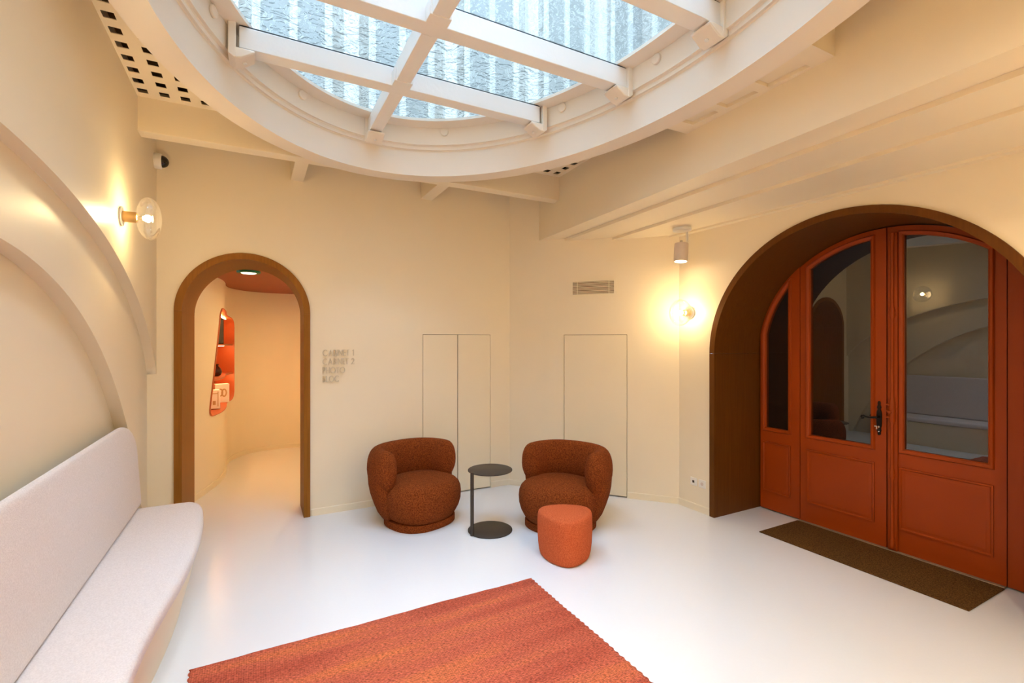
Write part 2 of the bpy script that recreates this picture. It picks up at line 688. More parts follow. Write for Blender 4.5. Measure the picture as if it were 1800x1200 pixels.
ye = sorted(set([YR] + [round(y - 0.033, 4) for y in rows] + [round(y + 0.033, 4) for y in rows] + [YB]))
for i in range(len(xe) - 1):
    for j in range(len(ye) - 1):
        xm, ym = (xe[i] + xe[i + 1]) / 2, (ye[j] + ye[j + 1]) / 2
        qs = [((x - EC[0]) / (EA + 0.10)) ** 2 + ((y - EC[1]) / (EB + 0.10)) ** 2 for x in (xe[i], xe[i + 1]) for y in (ye[j], ye[j + 1])]
        if max(qs) < 1:
            continue
        if min(qs) < 1:                            # cell cut by the ring: keep only the outside, in thin strips
            n = 24
            for k in range(n):
                y0 = ye[j] + (ye[j + 1] - ye[j]) * k / n
                y1 = ye[j] + (ye[j + 1] - ye[j]) * (k + 1) / n
                for l in range(n):
                    x0 = xe[i] + (xe[i + 1] - xe[i]) * l / n
                    x1 = xe[i] + (xe[i + 1] - xe[i]) * (l + 1) / n
                    qq = (((x0 + x1) / 2 - EC[0]) / (EA + 0.13)) ** 2 + (((y0 + y1) / 2 - EC[1]) / (EB + 0.13)) ** 2
                    if qq < 1:
                        continue
                    if any(abs((x0 + x1) / 2 - hx) < hw / 2 and abs((y0 + y1) / 2 - hy) < 0.033 for hx, hy in holes_xy):
                        continue
                    mb.quad((x0, y0, ZC), (x1, y0, ZC), (x1, y1, ZC), (x0, y1, ZC))
            continue
        if any(abs(xm - hx) < 0.01 and abs(ym - hy) < 0.01 for hx, hy in holes_xy):
            a, b, c, d = xe[i], xe[i + 1], ye[j], ye[j + 1]
            z2 = ZC + 0.004
            mb.quad((a, c, ZC), (b, c, ZC), (b, c, z2), (a, c, z2))
            mb.quad((a, d, ZC), (b, d, ZC), (b, d, z2), (a, d, z2))
            mb.quad((a, c, ZC), (a, d, ZC), (a, d, z2), (a, c, z2))
            mb.quad((b, c, ZC), (b, d, ZC), (b, d, z2), (b, c, z2))
            continue
        mb.quad((xe[i], ye[j], ZC), (xe[i + 1], ye[j], ZC), (xe[i + 1], ye[j + 1], ZC), (xe[i], ye[j + 1], ZC))
ceiling = struct(mb.build('ceiling', 'plaster', weld=True), 'cream ceiling sheet with rows of small square perforations')
# roof deck over it (closes the void, dark)
mb = MB()


def eh(s, sg, d=0.06):
    q = 1 - ((s - EC[0]) / (EA + d)) ** 2
    return EC[1] + sg * (EB + d) * sqrt(max(q, 0))


ss = [EC[0] + (EA + 0.06) * cos(pi * i / 64) for i in range(65)] + [-1.4, 4.8]
for zz in (3.58,):
    colwall(mb, ss, lambda s: -1.0, lambda s: 5.6,
            [(EC[0] - EA - 0.06, EC[0] + EA + 0.06, lambda s: eh(s, -1), lambda s: eh(s, 1))],
            lambda s, z: (s, z, zz), lambda s, z: (s, z, zz + 0.08))
struct(mb.build('ceiling_roof_deck', 'void_dark'), 'dark roof deck above the perforated ceiling')

# ------------------------------------------------------------------ right-hand deep beam with stepped soffit
mb = MB()
prof0 = lambda y: [(XBF(y), ZC + 0.06), (XBF(y), 2.872), (XBF(y) + 0.215, 2.872), (XBF(y) + 0.215, 2.842),
                   (XBF(y) + 0.59, 2.842), (XBF(y) + 0.59, 2.815), (3.845, 2.815), (3.845, 2.797), (3.93, 2.797)]
ysb = lin(-0.9, 5.3, 32)
mb.rings([[(x, y, z) for x, z in prof0(y)] for y in ysb], False, False, closed=False)
struct(mb.build('trim_1', 'plaster'), 'deep cream beam with stepped soffit along the entrance wall')

# cross beams at both ends of the skylight
for k, (ya, yb) in enumerate(((4.30, 4.43), (-0.04, 0.09))):
    mb = MB()
    yi = (ya + 0.075, yb) if k == 0 else (ya, yb - 0.075)     # slimmer where the ring swallows it
    mb.box(XL - 0.02, EC[0] - 0.42, ya, yb, ZB, ZC + 0.05)
    mb.box(EC[0] - 0.42, EC[0] + 0.42, yi[0], yi[1], ZB, ZC + 0.05)
    mb.box(EC[0] + 0.42, 2.93, ya, yb, ZB, ZC + 0.05)
    struct(mb.build('trim_%d' % (2 + k), 'plaster', bevel=0.004), 'cream cross beam at the %s end of the skylight' % ('far' if k == 0 else 'near'))
# stub joists from beam to back wall
for k, (xa, xb) in enumerate(((0.293, 0.405), (1.575, 1.70))):
    mb = MB().box(xa, xb, 4.42, YB + 0.02, ZB + 0.028, ZC + 0.05)
    struct(mb.build('trim_%d' % (4 + k), 'plaster', bevel=0.004), 'short cream joist between cross beam and back wall, %s' % ('left one' if k == 0 else 'right one'))
# bridge plate between ring and deep beam with three sunk squares
mb = MB()
BY0, BY1, BX0, BX1 = 1.436, 2.486, 2.50, 2.80
sq = [(1.555, 1.80), (1.865, 2.085), (2.15, 2.36)]
SX0, SX1 = 2.545, 2.695
colwall(mb, [BY0, BY1], lambda s: BX0, lambda s: BX1,
        [(a, b, lambda s: SX0, lambda s: SX1) for a, b in sq],
        lambda s, z: (z, s, ZB), lambda s, z: (z, s, ZB + 0.022))
for a, b in sq:
    mb.quad((SX0, a, ZB + 0.022), (SX1, a, ZB + 0.022), (SX1, b, ZB + 0.022), (SX0, b, ZB + 0.022))
for yy in (BY0, BY1):
    mb.quad((BX0, yy, ZB), (BX1, yy, ZB), (BX1, yy, ZC), (BX0, yy, ZC))
struct(mb.build('trim_6', 'plaster'), 'cream bridge plate with three sunk squares beside the skylight ring')

# ------------------------------------------------------------------ skylight (window_1)
win = struct(empty('window_1', (EC[0], EC[1], ZB)), 'oval skylight with white glazing bars and patterned glass')


def child(mb, name, mat, parent=None, **kw):
    """build in world coordinates, parent keeping the world place"""
    o = mb.build(name, mat, None, **kw)
    p = parent or win
    o.parent = p
    o.matrix_parent_inverse = wmat(p).inverted()
    return o


def wmat(o):
    m = Matrix.LocRotScale(o.location, o.rotation_euler, o.scale)
    if o.parent:
        m = wmat(o.parent) @ o.matrix_parent_inverse @ m
    return m


NS = 160
prof = [(0.165, ZC + 0.10), (0.165, ZB - 0.003), (0.0, ZB - 0.003), (0.0, 3.432), (-0.006, 3.441), (-0.020, 3.444), (-0.020, 3.470),
        (-0.026, 3.478), (-0.042, 3.481), (-0.046, 3.60), (-0.046, 3.632), (-0.158, 3.645), (-0.158, 3.668), (0.09, 3.668)]
mb = MB()
rs = []
for d, z in prof:
    rs.append([(*ell(d, 2 * pi * i / NS), z) for i in range(NS)])
mb.rings(rs, False, False)
child(mb, 'ring', 'ring_paint', smooth=True, angle=28)

bars_y = [3.425, 2.665, 1.905, 1.145]             # middle of each cross bar (front face 50 mm nearer)
BW, BZ0, BZ1 = 0.055, 3.500, 3.632
YBX, YBW = 0.905, 0.05


def half_x(y, d):
    return (EA + d) * sqrt(max(0, 1 - ((y - EC[1]) / (EB + d)) ** 2))


for y in bars_y:
    hx = min(half_x(y + BW, -0.05), half_x(y - BW, -0.05)) - 0.012
    mb = MB()
    mb.box(EC[0] - hx, EC[0] + hx, y - BW, y + BW, BZ0, BZ1)
    bar = child(mb, 'glazing_bar', 'white_paint', bevel=0.004)
    mb = MB().box(EC[0] - hx, EC[0] + hx, y - BW + 0.004, y + BW - 0.004, BZ1, BZ1 + 0.009)
    child(mb, 'gap_strip', 'gap_strip', bar)  # black strip drawn for the dark gap between bar and glass
    # saddle plates where the long bar crosses
    mb = MB().box(YBX - 0.064, YBX + 0.064, y - BW - 0.085, y - BW - 0.001, BZ0 - 0.004, BZ0 + 0.09)
    child(mb, 'saddle_plate', 'white_paint', bar, bevel=0.003)
# long bar, in lengths between the cross bars
cuts = [EC[1] - EB + 0.06] + sorted(bars_y) + [EC[1] + EB - 0.06]
for k in range(len(cuts) - 1):
    a = cuts[k] + (BW if k > 0 else 0.0)
    b = cuts[k + 1] - (BW if k < len(cuts) - 2 else 0.0)
    mb = MB().box(YBX - YBW, YBX + YBW, a + 0.001, b - 0.001, BZ0 + 0.002, BZ1 - 0.001)
    child(mb, 'long_bar', 'white_paint', bevel=0.004)


# end brackets: plate on the ring, sloping foot with a bolt
def bracket(px, py, dx, dy):
    """(px,py): point on the ring face, (dx,dy): unit direction of the bar into the opening"""
    tx, ty = -dy, dx
    f = lambda u, v, t: (px + dx * u + tx * t, py + dy * u + ty * t, v)
    mb = MB()
    mb.prism([(-0.03, 3.64), (-0.03, 3.445), (0.0, 3.425), (0.012, 3.43), (0.012, 3.64)], f, -0.075, 0.075)
    br = child(mb, 'bracket', 'ring_paint', bevel=0.003)
    mb = MB()
    mb.prism([(0.0, 3.425), (0.04, 3.43), (0.115, 3.478), (0.115, 3.492), (0.0, 3.492)], f, -0.07, 0.07)
    child(mb, 'foot', 'ring_paint', br, bevel=0.008)
    mb = MB()
    c = Vector(f(0.06, 3.436, 0))
    n = Vector((-dx * 0.5 + 0, -dy * 0.5, -0.85))
    mb.lathe([(0.012, 0.0), (0.012, 0.008), (0.006, 0.012)], (c.x, c.y, c.z - 0.006), n=8)
    child(mb, 'bolt', 'white_plastic', br)


for y in bars_y:
    hx = half_x(y, -0.05)
    bracket(EC[0] - hx + 0.012, y, 1, 0)
    bracket(EC[0] + hx - 0.012, y, -1, 0)
bracket(YBX, EC[1] + EB - 0.055, 0, -1)
bracket(YBX, EC[1] - EB + 0.055, 0, 1)
# small round clips under the glass rim
for t in (radians(68), radians(119), radians(30), radians(150), radians(5)):
    x, y = ell(-0.045, t)
    dx, dy = cos(t) * EB, sin(t) * EA
    L = sqrt(dx * dx + dy * dy)
    dx, dy = dx / L, dy / L
    mb = MB()
    f = lambda u, v, t2: (x - dx * t2 - dy * u, y - dy * t2 + dx * u, v)
    mb.prism([(0.035 * cos(2 * pi * i / 16), 3.592 + 0.035 * sin(2 * pi * i / 16)) for i in range(16)], f, 0.0, 0.018)
    child(mb, 'clip', 'ring_paint', bevel=0.004)
# panes, one in each field
xe2 = [EC[0] - EA, YBX, EC[0] + EA]
ye2 = [EC[1] - EB] + sorted(bars_y) + [EC[1] + EB]
for i in range(2):
    for j in range(5):
        xa, xb = xe2[i] + 0.004, xe2[i + 1] - 0.004
        ya, yb = ye2[j] + 0.004, ye2[j + 1] - 0.004
        d = -0.09
        pts = []
        for x in lin(xa, xb, 60):
            q = 1 - ((x - EC[0]) / (EA + d)) ** 2
            if q <= 0:
                continue
            hy = (EB + d) * sqrt(q)
            lo, hi = max(ya, EC[1] - hy), min(yb, EC[1] + hy)
            if hi - lo > 0.002:
                pts.append((x, lo, hi))
        poly = [(x, lo) for x, lo, hi in pts] + [(x, hi) for x, lo, hi in reversed(pts)]
        mb = MB()
        mb.add([(x, y, 3.672) for x, y in poly], [tuple(range(len(poly)))])
        child(mb, 'pane', 'skylight_glass', weld=False)

# ------------------------------------------------------------------ passage behind the arched doorway
plan = [(-0.590, 5.98), (-0.575, 6.10), (-0.505, 6.325), (-0.405, 6.68), (-0.362, 6.956), (-0.352, 7.28), (-0.362, 7.574),
        (-0.345, 7.82), (-0.277, 8.026), (-0.125, 8.27), (0.078, 8.40), (0.33, 8.44), (0.62, 8.41), (0.95, 8.22),
        (1.18, 7.85), (1.28, 7.2), (1.22, 6.5), (0.95, 5.85), (0.47, 5.42)]


def catmull(P, n):
    out = []
    for i in range(len(P) - 1):
        p0, p1, p2, p3 = P[max(i - 1, 0)], P[i], P[i + 1], P[min(i + 2, len(P) - 1)]
        for k in range(n):
            t = k / n
            out.append(tuple(0.5 * (2 * p1[a] + (p2[a] - p0[a]) * t + (2 * p0[a] - 5 * p1[a] + 4 * p2[a] - p3[a]) * t * t
                                    + (3 * p1[a] - p0[a] - 3 * p2[a] + p3[a]) * t ** 3) for a in (0, 1)))
    out.append(P[-1])
    return out


curve = catmull(plan, 12)
acc = [0.0]
for a, b in zip(curve, curve[1:]):
    acc.append(acc[-1] + sqrt((a[0] - b[0]) ** 2 + (a[1] - b[1]) ** 2))
LC = acc[-1]


def on_curve(s, off=0.0):
    s = min(max(s, 0), LC)
    k = 0
    while k < len(acc) - 2 and acc[k + 1] < s:
        k += 1
    t = (s - acc[k]) / max(acc[k + 1] - acc[k], 1e-9)
    x = curve[k][0] + (curve[k + 1][0] - curve[k][0]) * t
    y = curve[k][1] + (curve[k + 1][1] - curve[k][1]) * t
    a, b = curve[max(k - 1, 0)], curve[min(k + 2, len(curve) - 1)]
    L = sqrt((b[0] - a[0]) ** 2 + (b[1] - a[1]) ** 2)
    nx, ny = -(b[1] - a[1]) / L, (b[0] - a[0]) / L    # to the left of travel = out of the passage
    return x + nx * off, y + ny * off


def s_of_y(y):
    for k in range(len(curve) - 1):
        if curve[k][1] <= y <= curve[k + 1][1]:
            return acc[k] + (acc[k + 1] - acc[k]) * (y - curve[k][1]) / (curve[k + 1][1] - curve[k][1])


ZP = 2.46
nA, nB, nD = s_of_y(6.42), s_of_y(6.80), s_of_y(8.00)   # niche: bottom left, top left, right
NZ0, NZ1 = 0.84, 2.06


def round_poly(P, r, n=6):
    out = []
    m = len(P)
    for i in range(m):
        a, b, c = Vector(P[i - 1]), Vector(P[i]), Vector(P[(i + 1) % m])
        u, v = (a - b).normalized(), (c - b).normalized()
        p, q = b + u * r, b + v * r
        for k in range(n + 1):
            t = k / n
            out.append(tuple((1 - t) ** 2 * p + 2 * t * (1 - t) * b + t * t * q))
    return out


niche_poly = round_poly([(nA, NZ0), (nD, NZ0 + 0.03), (nD, NZ1 - 0.03), (nB, NZ1 + 0.05)], 0.13)


def poly_range(P, s):
    zs = []
    for i in range(len(P)):
        a, b = P[i - 1], P[i]
        if (a[0] - s) * (b[0] - s) <= 0 and abs(a[0] - b[0]) > 1e-9:
            zs.append(a[1] + (b[1] - a[1]) * (s - a[0]) / (b[0] - a[0]))
    return (min(zs), max(zs)) if zs else (1.0, 1.0)


ns0, ns1 = min(p[0] for p in niche_poly) + 1e-4, max(p[0] for p in niche_poly) - 1e-4
mb = MB()
ss = lin(0, LC, 160) + [p[0] for p in niche_poly]
colwall(mb, [s for s in ss if 0 <= s <= LC], lambda s: 0, lambda s: ZP + 0.02,
        [(ns0, ns1, lambda s: poly_range(niche_poly, s)[0], lambda s: poly_range(niche_poly, s)[1])],
        lambda s, z: (*on_curve(s), z))
wp = struct(mb.build('wall_passage', 'plaster', smooth=True, angle=40), 'cream curving wall of the passage')
# niche lining
NDP = 0.26
mb = MB()
npoly = len(niche_poly)
dense = []
for i in range(npoly):
    a, b = niche_poly[i], niche_poly[(i + 1) % npoly]
    k = max(1, int(abs(b[0] - a[0]) / 0.06))
    for q in range(k):
        dense.append((a[0] + (b[0] - a[0]) * q / k, a[1] + (b[1] - a[1]) * q / k))
sc = sum(p[0] for p in dense) / len(dense)
zc_ = sum(p[1] for p in dense) / len(dense)


def grow(p, k):
    vx, vz = p[0] - sc, p[1] - zc_
    L = sqrt(vx * vx + vz * vz)
    return (p[0] + vx / L * k, p[1] + vz / L * k)


rr = []
for o_, g in ((0.0, 0.012), (-0.012, 0.012), (-0.014, 0.0), (0.0, -0.002), (NDP, -0.002)):
    rr.append([(*on_curve(grow(p, g)[0], o_), grow(p, g)[1]) for p in dense])
mb.rings(rr, False, False)
lining = mb.build('niche_lining', 'orange_lining', wp, smooth=True, angle=40)
mb = MB()
colwall(mb, sorted(p[0] for p in dense), lambda s: poly_range(dense, s)[0], lambda s: poly_range(dense, s)[1], [],
        lambda s, z: (*on_curve(s, NDP - 0.001), z))
mb.build('niche_back', 'orange_lining', wp, smooth=True)
for zs in (1.645, 1.235):
    mb = MB()
    lo = min(s for s, z in dense if abs(z - zs) < 0.6)
    # left end follows the slanting edge
    sl = nA + (nB - nA) * (zs - NZ0) / (NZ1 - NZ0) + 0.004
    for a, b in zip(lin(sl, nD - 0.004, 24), lin(sl, nD - 0.004, 24)[1:]):
        pa0, pb0 = on_curve(a, 0.004), on_curve(b, 0.004)
        pa1, pb1 = on_curve(a, NDP - 0.003), on_curve(b, NDP - 0.003)
        for z in (zs, zs + 0.022):
            mb.quad((*pa0, z), (*pb0, z), (*pb1, z), (*pa1, z))
        mb.quad((*pa0, zs), (*pb0, zs), (*pb0, zs + 0.022), (*pa0, zs + 0.022))
    mb.build('shelf', 'orange_lining', wp)
    mb = MB()
    mb.tube([(*on_curve(s, 0.10), zs - 0.006) for s in lin(sl + 0.08, nD - 0.06, 20)], 0.004, 6)
    mb.build('led_strip', 'led_glow', wp)
mb = MB()
mb.tube([(*on_curve(s, 0.06), poly_range(dense, s)[1] - 0.016) for s in lin(nB + 0.10, nD - 0.10, 20)], 0.005, 6)
mb.build('led_strip', 'led_glow', wp)

# passage ceiling (orange) and baseboard
mb = MB()
base = [p for p in curve]
mb.add([(x, y, ZP) for x, y in base], [tuple(range(len(base)))])
struct(mb.build('ceiling_passage', 'orange_paint'), 'burnt orange ceiling of the passage')


def skirting(name, pts, h=0.068, t=0.012, label=None, flip=1):
    mb = MB()
    P = [Vector((p[0], p[1])) for p in pts]
    rs = []
    for i, p in enumerate(P):
        d = (P[min(i + 1, len(P) - 1)] - P[max(i - 1, 0)]).normalized()
        n = Vector((-d.y, d.x)) * flip
        if 0 < i < len(P) - 1:
            d1, d2 = (P[i] - P[i - 1]).normalized(), (P[i + 1] - P[i]).normalized()
            k = 1 / max(0.3, cos(d1.angle(d2) / 2)) if d1.angle(d2) > 1e-6 else 1
            n *= k
        q = p + n * t
        q2 = p + n * (t - 0.004)
        rs.append([(p.x, p.y, 0.0), (q.x, q.y, 0.0), (q.x, q.y, h - 0.006), (q2.x, q2.y, h), (p.x, p.y, h)])
    mb.rings(rs)
    return struct(mb.build(name, 'panel_paint', smooth=True, angle=30), label)


skirting('baseboard_passage', curve[2:-2], label='low cream baseboard along the passage wall', flip=-1)
skirting('baseboard_back', [(0.475, YB), (CABX[0] - 0.002, YB)], label='cream baseboard along back wall beside doorway', flip=-1)
skirting('baseboard_corner', [(CABX[2] + 0.002, YB), CH0, ch(P0 - 0.002, 0)[:2]], label='cream baseboard in the far corner', flip=-1)
skirting('baseboard_right', [ch(P1 + 0.002, 0)[:2], CH1, (XR, RAY + RAA + 0.002)], label='cream baseboard beside the entrance arch', flip=-1)


# ------------------------------------------------------------------ oak doorway lining (door_2)
d2 = struct(empty('door_2', (DC, YB, 0)), 'arched oak lined doorway to the passage')
yb_at = lambda x: 6.02 - 0.62 * (x - (DC - DR)) / (2 * DR)      # back edge: lining is deeper on the left
T_ = 0.058


def lining_piece(angs, straight, name):
    mb = MB()
    rs = []
    for a in angs:
        if straight is None:
            co, ci = (DC + DR * cos(a), DSP + DR * sin(a)), (DC + (DR - T_) * cos(a), DSP + (DR - T_) * sin(a))
        else:
            sg, z = straight, a
            co, ci = (DC + sg * DR, z), (DC + sg * (DR - T_), z)
        yf = YB - 0.022
        rs.append([(co[0], yf, co[1]), (ci[0], yf, ci[1]), (ci[0], yb_at(ci[0]), ci[1]), (co[0], yb_at(co[0]), co[1])])
    mb.rings(rs)
    return child(mb, name, 'oak', d2, smooth=True, angle=30)


lining_piece(lin(0, pi, 49), None, 'arch_head')
lining_piece([0.0, DSP - 0.0015], -1, 'jamb')
lining_piece([0.0, DSP - 0.0015], 1, 'jamb')

# emergency exit light on the passage ceiling
t = empty('exit_light', (-0.07, 5.90, ZP - 0.001))
mb = MB().lathe([(0.112, -0.022), (0.115, -0.012), (0.115, 0.0)], n=32)
mb.build('rim', 'green_sign', t, smooth=True)
mb = MB().lathe([(0.065, -0.028), (0.075, -0.0225)], n=32)
mb.build('diffuser', 'sign_glow', t, smooth=True)
tag(t, 'green rimmed round emergency light on orange passage ceiling', 'light')

# ------------------------------------------------------------------ flush doors in the walls
d3 = struct(empty('door_3', ((CABX[0] + CABX[2]) / 2, YB, 0)), 'flush double cabinet door in the back wall')
for a, b in ((CABX[0], CABX[1]), (CABX[1], CABX[2])):
    mb = MB().box(a + GAP, b - GAP * 0.6, YB + 0.001, YB + 0.022, 0.012, CABZ - GAP)
    child(mb, 'leaf', 'panel_paint', d3, bevel=0.0015)
mb = MB().box(CABX[0] - 0.01, CABX[2] + 0.01, YB + 0.041, YB + 0.06, 0, CABZ + 0.01)
child(mb, 'cabinet_back', 'gap_dark', d3)
d4 = struct(empty('door_4', ch((P0 + P1) / 2, 0)), 'flush single cabinet door in the splayed corner wall')
mb = MB()
mb.prism([(P0 + GAP, 0.012), (P1 - GAP, 0.012), (P1 - GAP, 1.772), (P0 + GAP, 1.772)], lambda u, v, t: ch(u, v, t), -0.022, -0.001)
child(mb, 'leaf', 'panel_paint', d4, bevel=0.0015)
mb = MB()
mb.prism([(P0 - 0.01, 0.0), (P1 + 0.01, 0.0), (P1 + 0.01, 1.79), (P0 - 0.01, 1.79)], lambda u, v, t: ch(u, v, t), -0.06, -0.041)
child(mb, 'cabinet_back', 'gap_dark', d4)

# ------------------------------------------------------------------ entrance (door_1)
XD = 4.56
d1 = struct(empty('door_1', (XD, 2.01, 0)), 'burnt orange double entrance door with sidelights in a dark oak arch')


def lining2(angs, straight, name):
    mb = MB()
    rs = []
    for a in angs:
        if straight is None:
            co = (RAY + RAA * cos(a), RAZ + RAB * sin(a))
            ci = (RAY + (RAA - 0.056) * cos(a), RAZ + (RAB - 0.056) * sin(a))
        else:
            co, ci = (RAY + straight * RAA, a), (RAY + straight * (RAA - 0.056), a)
        rs.append([(XR - 0.018, *co), (XR - 0.018, *ci), (XD + 0.10, *ci), (XD + 0.10, *co)])
    mb.rings(rs)
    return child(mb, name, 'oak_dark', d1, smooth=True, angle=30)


lining2(lin(0, pi, 65), None, 'arch_head')
lining2([0.0, RAZ - 0.0015], -1, 'jamb')
lining2([0.0, RAZ - 0.0015], 1, 'jamb')

YD = 2.013                                        # middle of the doors


def dt(y, d):                                     # arch of the door set, d inside the lining
    A_, B_ = RAA - 0.056 - d, RAB - 0.056 - d
    q = 1 - ((y - RAY) / A_) ** 2
    return RAZ + B_ * sqrt(max(q, 0))


def frame_panel(name, y0, y1, g0, g1, gz0, top_d, gtop_d, parent, m=0.035, pz=(0.19, 0.69), xf=XD):
    """door leaf y0..y1 with a glass opening g0..g1 from gz0 up to the arch and a sunk-moulded lower panel"""
    mb = MB()
    n = 40
    ss = sorted(set(lin(y0, y1, n) + lin(g0, g1, n)))
    q0, q1 = g0 - m * 0.9, g1 + m * 0.9
    for x, dirn in ((xf, 1), (xf + 0.05, -1)):
        colwall(mb, ss, lambda s: 0.012, lambda s: dt(s, top_d),
                [(g0, g1, lambda s: gz0, lambda s: dt(s, gtop_d))], lambda s, z: (x, s, z),
                (lambda s, z: (xf + 0.025, s, z)))
    for yy in (y0, y1):
        mb.quad((xf, yy, 0.012), (xf + 0.05, yy, 0.012), (xf + 0.05, yy, dt(yy, top_d)), (xf, yy, dt(yy, top_d)))
    for a, b in zip(ss, ss[1:]):
        mb.quad((xf, a, dt(a, top_d)), (xf, b, dt(b, top_d)), (xf + 0.05, b, dt(b, top_d)), (xf + 0.05, a, dt(a, top_d)))
    leaf = child(mb, name, 'orange_paint', parent)
    # glazing moulding: a proud frame round the glass
    mb = MB()

    def outline(dd):
        P = [(g0 - dd, gz0 - dd), (g1 + dd, gz0 - dd)]
        for k in range(25):
            y = (g1 + dd) + (g0 - g1 - 2 * dd) * k / 24
            yy = min(max(y, g0 - dd), g1 + dd)
            P.append((yy, dt(yy, gtop_d - dd)))
        return P
    rs = []
    for dd, o in ((m, 0.0), (m, -0.006), (m - 0.007, -0.016), (m - 0.016, -0.014), (0.006, -0.006), (0.0, 0.004)):
        rs.append([(xf + o, *p) for p in outline(dd)])
    mb.rings(rs, False, False)
    child(mb, 'glazing_moulding', 'orange_paint', leaf, smooth=True, angle=25)
    # pane
    mb = MB()
    P = outline(0.003)
    mb.add([(xf + 0.020, *p) for p in P], [tuple(range(len(P)))])
    child(mb, 'pane', 'door_glass', leaf, weld=False)
    # lower panel: groove and raised field
    mb = MB()
    a, b, z0, z1 = q0 + 0.002, q1 - 0.002, pz[0], pz[1]
    rs = []
    for dd, o in ((0.0, 0.001), (0.0, -0.010), (0.010, -0.012), (0.018, -0.003), (0.026, -0.003), (0.040, -0.008), (0.042, -0.008)):
        rs.append([(xf + o, a + dd, z0 + dd), (xf + o, b - dd, z0 + dd), (xf + o, b - dd, z1 - dd), (xf + o, a + dd, z1 - dd)])
    mb.rings(rs, False, True)
    child(mb, 'panel', 'orange_paint', leaf, smooth=True, angle=20)
    return leaf


frame_panel('sidelight', 2.728, 3.130, 2.842, 3.072, 0.833, 0.004, 0.060, d1)
frame_panel('sidelight', 2 * YD - 3.130, 2 * YD - 2.728, 2 * YD - 3.072, 2 * YD - 2.842, 0.833, 0.004, 0.060, d1)
leaf_l = frame_panel('door_leaf', 2.018, 2.722, 2.133, 2.631, 0.830, 0.010, 0.085, d1)
leaf_r = frame_panel('door_leaf', 1.304, 2.010, 1.399, 1.897, 0.838, 0.010, 0.085, d1)
# astragal strip with a turned column
mb = MB().box(XD - 0.020, XD, 1.933, 2.000, 0.012, 2.58)
ast = child(mb, 'astragal', 'orange_paint', d1, bevel=0.006)
mb = MB()
colp = [(0.017, 0.03), (0.022, 0.035), (0.022, 0.075), (0.015, 0.085), (0.019, 0.10), (0.012, 0.115), (0.011, 0.58), (0.016, 0.59), (0.021, 0.605),
        (0.016, 0.62), (0.020, 0.645), (0.014, 0.665), (0.011, 0.68), (0.011, 1.03), (0.017, 1.045), (0.024, 1.075), (0.020, 1.10), (0.026, 1.14),
        (0.020, 1.18), (0.023, 1.205), (0.014, 1.235), (0.011, 1.25), (0.011, 1.88), (0.016, 1.89), (0.021, 1.915), (0.015, 1.93), (0.021, 1.95),
        (0.015, 1.975), (0.011, 1.985), (0.011, 2.50), (0.018, 2.515), (0.013, 2.53), (0.020, 2.55), (0.020, 2.575)]
mb.lathe(colp, (XD - 0.026, 1.966, 0), n=14)
child(mb, 'turned_column', 'orange_paint', ast, smooth=True, angle=60)
mb = MB()
for zz in (1.09, 1.14, 1.19):
    mb.lathe([(0.012, -0.006), (0.014, 0.0), (0.008, 0.007)], (XD - 0.050, 1.985, zz), n=8)
mb.lathe([(0.010, 0.0), (0.016, 0.006), (0.016, 0.014), (0.008, 0.02)], (XD - 0.045, 1.972, 1.13), axis='-X', n=10)
child(mb, 'rosette', 'orange_paint', ast, smooth=True, angle=60)
# handle: black iron backplate, lever with scroll, key
h = empty('door_handle', (0, 0, 0))
h.parent = d1
h.matrix_parent_inverse = wmat(d1).inverted()
pl_pts = []
for z, wd in ((0.925, 0.004), (0.935, 0.012), (0.95, 0.010), (0.965, 0.016), (0.985, 0.011), (1.0, 0.017), (1.03, 0.019), (1.09, 0.020),
              (1.12, 0.017), (1.14, 0.010), (1.155, 0.016), (1.175, 0.009), (1.195, 0.011), (1.207, 0.004)):
    pl_pts.append((z, wd))
poly = [(2.066 - wd, z) for z, wd in pl_pts] + [(2.066 + wd, z) for z, wd in reversed(pl_pts)]
mb = MB().prism(poly, lambda u, v, t: (XD - t, u, v), 0.001, 0.012)
child(mb, 'backplate', 'iron', h, bevel=0.002)
mb = MB()
mb.tube([(XD - 0.010, 2.066, 1.075), (XD - 0.05, 2.066, 1.075)], 0.010, 10)
lev = [(XD - 0.05, 2.064, 1.075), (XD - 0.056, 2.085, 1.073), (XD - 0.056, 2.11, 1.068), (XD - 0.056, 2.14, 1.070), (XD - 0.056, 2.158, 1.078),
       (XD - 0.056, 2.172, 1.076), (XD - 0.056, 2.178, 1.064), (XD - 0.056, 2.170, 1.054), (XD - 0.056, 2.160, 1.058), (XD - 0.056, 2.161, 1.066)]
mb.tube(lev, [0.010, 0.010, 0.008, 0.007, 0.0075, 0.008, 0.008, 0.008, 0.008, 0.006], 10)
child(mb, 'lever', 'iron', h, smooth=True, angle=60)
mb = MB()
mb.lathe([(0.010, 0.0), (0.010, 0.012)], (XD - 0.011, 2.066, 0.995), axis='-X', n=14)
mb.box(XD - 0.050, XD - 0.022, 2.062, 2.070, 0.978, 1.004)
mb.box(XD - 0.046, XD - 0.040, 2.066, 2.085, 0.996, 1.006)
mb.lathe([(0.006, 0.0), (0.005, 0.003)], (XD - 0.0125, 2.066, 0.955), axis='-X', n=10)
child(mb, 'key_cylinder', 'chrome', h, bevel=0.001)
